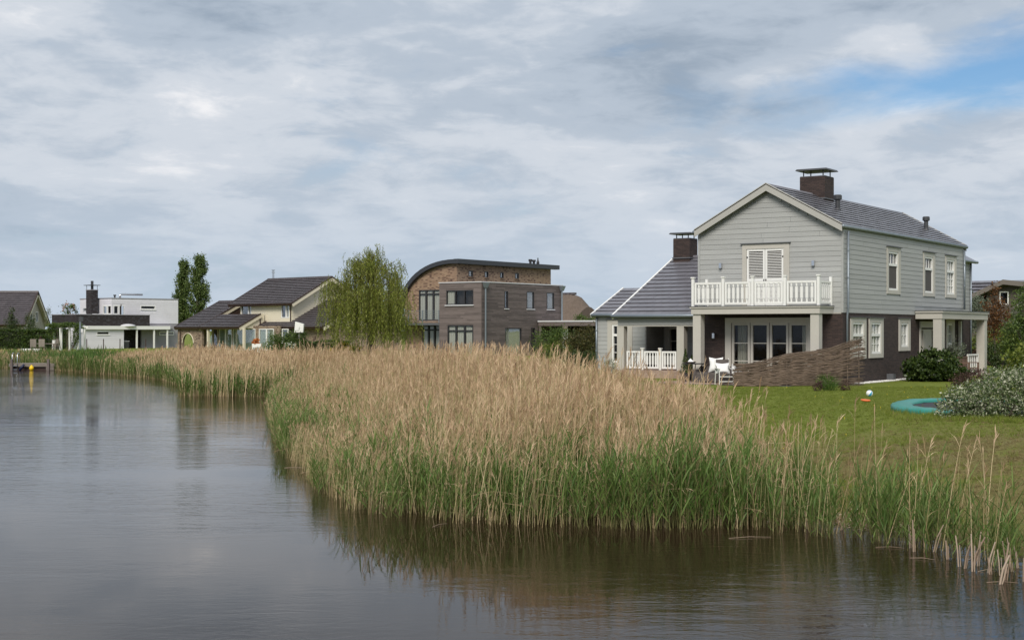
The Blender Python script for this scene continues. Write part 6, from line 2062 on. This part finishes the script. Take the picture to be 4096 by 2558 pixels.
# far left greenery
hedge('tall_hedge', 'long clipped green hedge in front of the far left house', gpos(70, 158), 11.5, 1.1, 2.15, L_HEDGE, 9000, .19, 91)
hedge('front_hedge', 'lower clipped hedge in front of the tall hedge by the pergola', gpos(142, 152), 2.6, 1.0, 1.5, L_HEDGE, 2600, .17, 92)
tree('young_conifer', 'wispy young conifer in front of the big tiled roof', gpos(46, 161), 4.6, .09, [(0, 0, 2.0, 1.05, .8, .9), (0, 0, 3.0, .75, .6, .8), (0, 0, 3.9, .4, .4, .7)], L_DARK, 2600, .15, 93, cs=.26)
tree('young_birch', 'slender young tree in front of the pale gable wall', gpos(122, 161), 4.2, .07, [(0, 0, 2.2, .95, .7, .9), (-.1, 0, 3.2, .6, .5, .8), (.6, 0, 1.6, .6, .5, .5)], L_HEDGE, 1700, .15, 94, cs=.26)
tree('bare_sapling', 'thin sparse tree between the far left house and the white house', gpos(193, 164), 5.2, .04, [(0, 0, 3.6, .5, .4, 1.2)], L_SILV, 320, .14, 95)
# roof terrace plant and pergola
zt = S4.world(0, 0, 2.6)[2]
p = S4.world(S4.x_at(280, -4.6), -4.6, 2.56)
t = thing('terrace_plant', 'potted bush with pink flowers on the black brick roof terrace', 'potted plant', p)
MB().lathe([(.3, 0), (.38, .75), (.4, .78), (.3, .76)], sides=12).build('pot', M_TERRA, t)
rng = np.random.default_rng(96)
V, Fq = leaves_np(lump_points([(0, 0, 1.75, .8, .6, .75)], 700, rng, 22, .22), .17, rng, .7); link('foliage', np_mesh('foliage', V, Fq, L_MID), t)
V, Fq = leaves_np(lump_points([(-.1, 0, 1.95, .7, .6, .7)], 160, rng, 14, .2, .85), .16, rng, .9); link('blossom', np_mesh('blossom', V, Fq, leaf_mat('pink_blossom', [(0, (.5, .22, .2)), (1, (.62, .45, .38))])), t)
for k, (px_, lab) in enumerate(((325, 'low slatted terrace chair behind the black brick wall, left one'), (368, 'low slatted terrace chair beside the black chimney'), (389, 'low slatted terrace chair right of the black chimney'))):
    x = DX1 - 1.0; p = S4.world(x, S4.y_at(px_, x), 2.56)
    t = thing('terrace_chair', lab, 'chair', p, S4.rz, 'chairs on the roof terrace')
    MB().box(-.45, .45, -.4, .4, .40, .50).build('seat', M_TEAK, t); MB().box(-.45, .45, .3, .4, .501, 1.44).build('backrest', M_SILL, t)
    for x_ in (-.38, .38):
        for y_ in (-.34, .34): MB().box(x_ - .04, x_ + .04, y_ - .04, y_ + .04, 0, .40).build('leg', M_TEAK, t)
pg = thing('pergola', 'white pergola draped with a green climber in front of the white house', 'pergola', gpos(262, 147), -.15)
for x in (-1.35, -.45, .45, 1.35):
    MB().box(x - .08, x + .08, -.08, .08, -.1, 2.35).build('post', M_WHITE, pg)
MB().box(-1.7, 1.8, -.1, .1, 2.35, 2.5).build('beam', M_WHITE, pg)
MB().box(-1.7, 1.8, 1.5, 1.7, 2.35, 2.5).build('beam', M_WHITE, pg)
for x in (-1.2, 0, 1.2):
    MB().box(x - .05, x + .05, -.3, 1.9, 2.501, 2.62).build('rafter', M_WHITE, pg)
for x in (-1.35, 1.35):
    MB().box(x - .08, x + .08, 1.52, 1.68, -.1, 2.35).build('post', M_WHITE, pg)
bush('pergola_climber', 'green climber growing over the white pergola', 'climber', tuple(gpos(262, 146.6)), [(-.9, 0, 2.6, .9, .4, .25), (.3, 0, 2.65, .9, .4, .25), (1.4, 0, 2.4, .5, .4, .35), (1.1, 0, 1.5, .3, .3, .9), (-1.5, 0, 1.9, .35, .3, .8)], L_MID, 4200, .15, seed=97, floor=False)
# garden table set on the left
t = thing('garden_table', 'long wooden garden table between the hedge and the pergola', 'table', gpos(178, 143), .05)
MB().box(-1.3, 1.3, -.45, .45, .72, .78).build('table_top', M_DECK, t)
for x in (-1.15, 1.15):
    for y in (-.36, .36): MB().box(x - .05, x + .05, y - .05, y + .05, -.05, .72).build('leg', M_DECK, t)
tx, ty, tz_ = gpos(178, 143)
for k, (dx_, dy_, lab) in enumerate(((-.75, -.9, 'wooden chair left in front of the long garden table'), (.1, -.9, 'wooden chair in the middle of the long garden table'), (.75, .9, 'wooden chair behind the long garden table'))):
    c = thing('garden_chair', lab, 'chair', (tx + dx_, ty + dy_, tz_), 0 if dy_ > 0 else math.pi, 'chairs round the long garden table')
    MB().box(-.3, .3, -.28, .28, .42, .47).build('seat', M_DECK, c); MB().box(-.3, .3, .24, .29, .471, 1.22).build('backrest', M_DECK, c)
    for x in (-.26, .26):
        for y in (-.24, .24): MB().box(x - .03, x + .03, y - .03, y + .03, -.05, .42).build('leg', M_DECK, c)
for k, (dx_, lab) in enumerate(((-.42, 'white flower pot with pink blooms on the long garden table'), (.95, 'white flower pot with green leaves on the table end'))):
    c = thing('flower_pot', lab, 'flower pot', (tx + dx_, ty, tz_ + .78))
    MB().lathe([(.12, 0), (.17, .32), (.15, .32), (.1, .05)], sides=12).build('pot', M_WHITE, c)
    V, Fq = leaves_np(lump_points([(0, 0, .48, .2, .2, .18)], 120, rng, 8, .2), .09, rng, .8); link('leaves', np_mesh('leaves', V, Fq, L_PURP if k == 0 else L_MID), c)
t = thing('white_garden_bench', 'low white boxy bench on the bank behind the jetty', 'bench', gpos(122, 138), .03)
MB().box(-1.0, 1.0, -.35, .35, .0, .38).build('base', M_WHITE, t); MB().box(-1.0, 1.0, .2, .35, .381, .75).build('backrest', M_WHITE, t); MB().box(-1.0, -.85, -.35, .199, .381, .62).build('armrest', M_WHITE, t)
o = MB().lathe([(.95, -.2), (.95, .05), (.8, .25), (.4, .36), (.02, .38)], sides=20).build('straw_mound', pmat('pale_straw', (.45, .39, .26), .9, .15, 4, 30, .5), None)
x, y, z = gpos(143, 131); o.location = (x, y, z + .25); o.scale = (1.15, .8, .75); tag(o, 'low pale straw coloured mound on the bank beside the white bench', 'mound')
for k, px_ in enumerate((347, 414, 480, 583)):
    x, y, z = gpos(px_, 139)
    o = MB().tube([(0, 0, -.2), (0, 0, 1.25)], .045, 6).build('fence_post', M_BROWNTRIM, None); o.location = (x, y, z)
    tag(o, ('thin dark garden post, leftmost of the four by the white house', 'thin dark garden post, second from left below the narrow window', 'thin dark garden post, third from left near the carport', 'thin dark garden post in front of the dark carport opening')[k], 'post', 'thin posts along the bank')
t = thing('lamp_pole', 'grey pole with a small box in front of the white house', 'pole', gpos(321, 143))
MB().tube([(0, 0, -.2), (0, 0, 3.0)], .10, 8).build('pole', M_ZINC, t); MB().box(-.12, .25, -.15, .15, 3.0, 3.45).build('box', M_DARKM, t); MB().box(.1, .3, -.12, .12, 1.9, 2.25).build('meter', M_SILL, t)
t = thing('outdoor_grill', 'dark grill cabinet standing under the white carport', 'grill', S4.world(DX1 - .6, S4.y_at(507, DX1) , 0), S4.rz)
MB().box(-.5, .5, -.35, .35, 0, .8).build('cabinet', M_DARKM, t); MB().box(-.55, .55, -.4, .4, .801, .86).build('worktop', M_SILL, t); MB().box(-.3, .3, -.2, .2, .861, 1.0).build('burner', M_DARKM, t)

# ------------------------------------------------------------------ jetty
JD = 116.8
jx0, jx1 = (37 - CX) / FPX * JD, (222 - CX) / FPX * JD
t = thing('jetty', 'weathered wooden swimming jetty on posts at the far bank', 'jetty', (jx0, JD, 0))
Lj = jx1 - jx0
for k in range(8):
    MB().box(.0, Lj, .02 + k * .26, .02 + k * .26 + .245, .50, .56).build('plank', M_DECK, t)
MB().box(-.03, Lj + .03, -.05, .015, .30, .55).build('edge_beam', M_DECK, t)
MB().box(.1, Lj - .1, 1.0, 1.1, .34, .495).build('cross_beam', M_DECK, t)
MB().box(.15, Lj - .15, .14, .20, -.1, .295).build('lower_beam', M_BROWNTRIM, t)
for x in (.25, Lj - .55):
    MB().box(x - .09, x + .09, -.24, -.06, -.8, .92).build('mooring_post', M_WOOD_GREY, t)
for x in (.35, 1.5, 2.6, Lj - .2):
    for y in (.3, 1.8): MB().box(x - .1, x + .1, y - .1, y + .1, -.9, .495).build('pile', M_DECK, t)
MB().box(Lj - .75, Lj - .1, -.10, -.052, .02, .29).build('fender_board', M_DECK, t)
for k in range(6):
    MB().box(Lj - .4 + k * .26, Lj - .4 + k * .26 + .245, 2.15, 4.6, .50, .56).build('plank', M_DECK, t)
for y in (2.3, 4.4): MB().box(Lj - .4, Lj + 1.1, y, y + .1, .2, .495).build('cross_beam', M_DECK, t)
l = thing('swim_ladder', 'curved steel swimming ladder on the left end of the jetty', 'ladder', (jx0, JD, .56))
for x in (.28, .70):
    pts = [(x, .45, 0), (x, .45, .62), (x + .0, .40, .78), (x, .22, .88), (x, .02, .84), (x, -.1, .70), (x, -.12, .1), (x, -.12, -1.0)]
    MB().tube(pts, .028, 8).build('rail', M_STEEL, l, smooth=True)
for z in (-.2, -.5, -.8): MB().box(.28, .70, -.16, -.10, z, z + .03).build('rung', M_STEEL, l)
o = MB().lathe([(.02, .34), (.06, .30), (.09, .26), (.17, .16), (.19, .04), (.15, -.08), (.05, -.15)], sides=16).build('buoy', pmat('yellow_plastic', (.80, .52, .01), .35, .05), None, smooth=True)
o.location = ((126 - CX) / FPX * 116.4, 116.4, .12); tag(o, 'yellow buoy floating against the jetty', 'buoy')
o = MB().tube([(-.16, 0, -.16), (0, 0, .08), (.22, 0, .34)], [.10, .13, .08], 10).build('boat_fender', pmat('navy_plastic', (.012, .016, .05), .4, .1), None, smooth=True)
o.location = ((86 - CX) / FPX * 116.5, 116.5, .16); tag(o, 'dark blue boat fender hanging on the front of the jetty', 'fender')

# ------------------------------------------------------------------ broken reed stubs at the near right bank
M_STUB = stalk_mat('bleached_reed_stub', [(0, (.24, .17, .12)), (.5, (.36, .27, .20)), (1, (.50, .40, .31))], .8, .05)
r_ = random.Random(99)
stub_px = [(3640, 2190), (3655, 2205), (3720, 2205), (3838, 2265), (3848, 2272), (3890, 2285), (3905, 2262), (3962, 2296), (3985, 2335), (4003, 2300), (4012, 2320), (4030, 2290), (4052, 2285), (4075, 2270), (4085, 2310), (4092, 2325), (3870, 2275), (3940, 2290), (3700, 2200), (3790, 2235), (3350, 2118), (3230, 2112), (2885, 2100), (2960, 2105)]
ORD = ['leftmost', 'second from left', 'third from left', 'fourth from left', 'fifth from left', 'sixth from left', 'seventh from left', 'eighth from left', 'ninth from left', 'tenth from left', 'eleventh from left', 'twelfth from left', 'thirteenth from left', 'thirteenth from right', 'twelfth from right', 'eleventh from right', 'tenth from right', 'ninth from right', 'eighth from right', 'seventh from right', 'sixth from right', 'fifth from right', 'fourth from right', 'third from right', 'second from right', 'rightmost']
ORD = ORD[:12] + ORD[-(len(stub_px) - 12):]
_o = sorted(range(len(stub_px)), key=lambda i: stub_px[i][0])
STUBPOS = {i: ORD[n] for n, i in enumerate(_o)}
for k, (px_, py_) in enumerate(stub_px):
    D_ = CAM_H * FPX / (py_ - HZ); x = (px_ - CX) / FPX * D_
    hgt = r_.uniform(.22, .55); a, b = r_.uniform(-.25, .55), r_.uniform(-.2, .2)
    r0 = r_.uniform(.008, .014)
    mb = MB(); mb.tube([(0, 0, -.25), (a * hgt * .5, b * hgt * .5, hgt * .5), (a * hgt, b * hgt, hgt)], [r0, r0, r0 * .8], 6)
    mb.tube([(.03, .01, -.2), (.03 + a * hgt * .7, .02, hgt * .7)], [r0 * .7, r0 * .6], 5)
    o = mb.build('reed_stub', M_STUB, None); o.location = (x, D_, 0)
    tag(o, 'pale broken reed stub in the shallows, %s of the near bank stubs' % STUBPOS[k], 'reed stub', 'broken reed stubs at the waterline')
FLP = ['leftmost of those by the right hand stubs', 'second from left among the stubs', 'third from right at the right edge', 'second from right at the right edge', 'nearest the camera at the right edge', 'in front of the green reeds', 'at the left front corner of the reed bed', 'left of the reed bed, the nearer of two', 'left of the reed bed, farthest out']
for k, (px_, py_, L, ang) in enumerate(((3560, 2190, .42, -.2), (3690, 2235, .35, -.5), (3900, 2230, .5, .9), (3960, 2280, .45, .5), (4010, 2330, .4, -.1), (3000, 2150, .7, .2), (1760, 2100, .5, 1.1), (1300, 1860, .6, .3), (1180, 1870, .5, .1))):
    D_ = CAM_H * FPX / (py_ - HZ); x = (px_ - CX) / FPX * D_
    o = MB().tube([(-L / 2, 0, 0), (0, .02, .012), (L / 2, 0, .0)], [.004, .004, .002], 5).build('floating_reed', M_STUB, None)
    o.location = (x, D_, .006); o.rotation_euler = (0, 0, ang)
    tag(o, 'dry reed stem floating on the water, ' + FLP[k], 'reed stem', 'fallen reed stems on the water')
